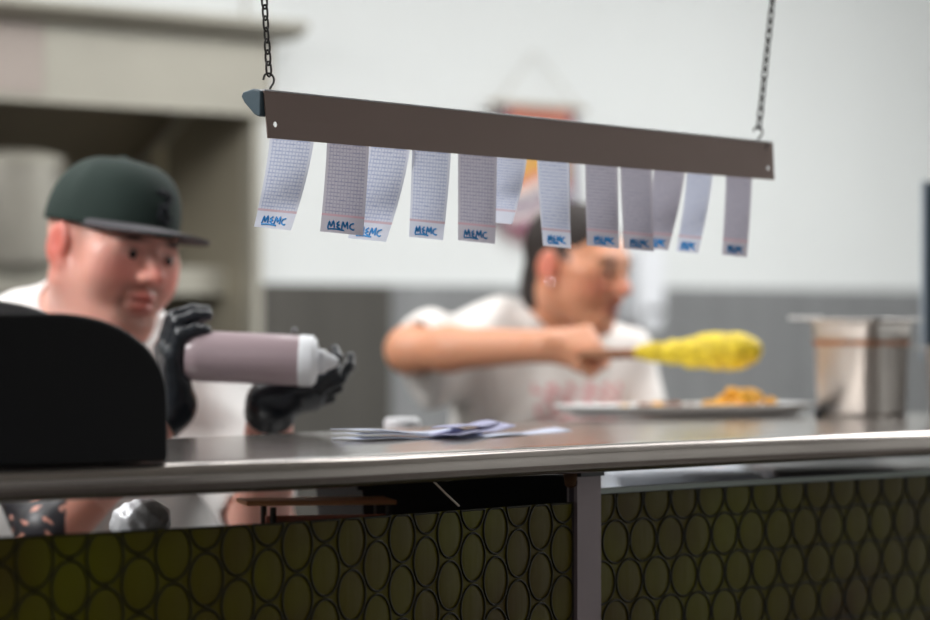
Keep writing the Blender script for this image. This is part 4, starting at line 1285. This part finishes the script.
g.disp(lambda X, Y, Z: .0013*np.sin(X*520)*np.sin(np.arctan2(Z-a[2], Y-a[1])*9))
p, q = g.mesh(); mk('corn_cob', p, q, M['corn'], ck)

# ================================================================== lights
def area(name, loc, size, power, col=(1, 1, 1), tgt=None, sy=None):
    l = bpy.data.lights.new(name, 'AREA'); l.energy = power; l.size = size; l.color = col
    if sy: l.shape = 'RECTANGLE'; l.size_y = sy
    o = bpy.data.objects.new(name, l); COL.objects.link(o); o.location = loc
    d = (Vector(tgt)-Vector(loc)) if tgt else Vector((0, 0, -1))
    o.rotation_euler = d.to_track_quat('-Z', 'Y').to_euler(); return o
area('ceiling_lamp', (0.5, 6.0, H_C-.03), 1.5, 26, (1, 1, 1))
area('ceiling_lamp', (-1.2, 5.6, H_C-.03), 1.2, 16, (1, 1, 1), None)
area('ceiling_lamp', (-1.6, 4.2, H_C-.03), 1.0, 64, (1, 1, .99), (-.5, 5.0, 1.5))
area('ceiling_lamp', (2.1, 7.1, H_C-.03), 1.5, 74, (1, 1, 1))
w = bpy.data.worlds.new('world'); SC.world = w; w.use_nodes = True
bg = w.node_tree.nodes['Background']
_tc = w.node_tree.nodes.new('ShaderNodeTexCoord'); _sp = w.node_tree.nodes.new('ShaderNodeSeparateXYZ')
_rp = w.node_tree.nodes.new('ShaderNodeValToRGB')
w.node_tree.links.new(_tc.outputs['Generated'], _sp.inputs[0]); w.node_tree.links.new(_sp.outputs[2], _rp.inputs[0])
_rp.color_ramp.elements[0].position = .0; _rp.color_ramp.elements[0].color = (.09, .087, .085, 1)
_rp.color_ramp.elements[1].position = .75; _rp.color_ramp.elements[1].color = (1, 1, 1, 1)
w.node_tree.links.new(_rp.outputs[0], bg.inputs[0]); bg.inputs[1].default_value = .72

# ================================================================== camera
cam = bpy.data.cameras.new('camera'); co = bpy.data.objects.new('camera', cam); COL.objects.link(co)
cam.sensor_width = 36; cam.lens = F*36/930; cam.shift_y = 12/930
co.location = (0, 0, CZ); co.rotation_euler = (math.pi/2, 0, 0)
cam.dof.use_dof = True; cam.dof.focus_distance = 4.08; cam.dof.aperture_fstop = 2.8
cam.clip_end = 60
SC.camera = co
SC.view_settings.view_transform = 'Standard'; SC.view_settings.look = 'None'
SC.view_settings.gamma = 1; SC.view_settings.exposure = 0.1; SC.view_settings.use_curve_mapping = False
SC.cycles.use_denoising = True
SC.cycles.max_bounces = 8
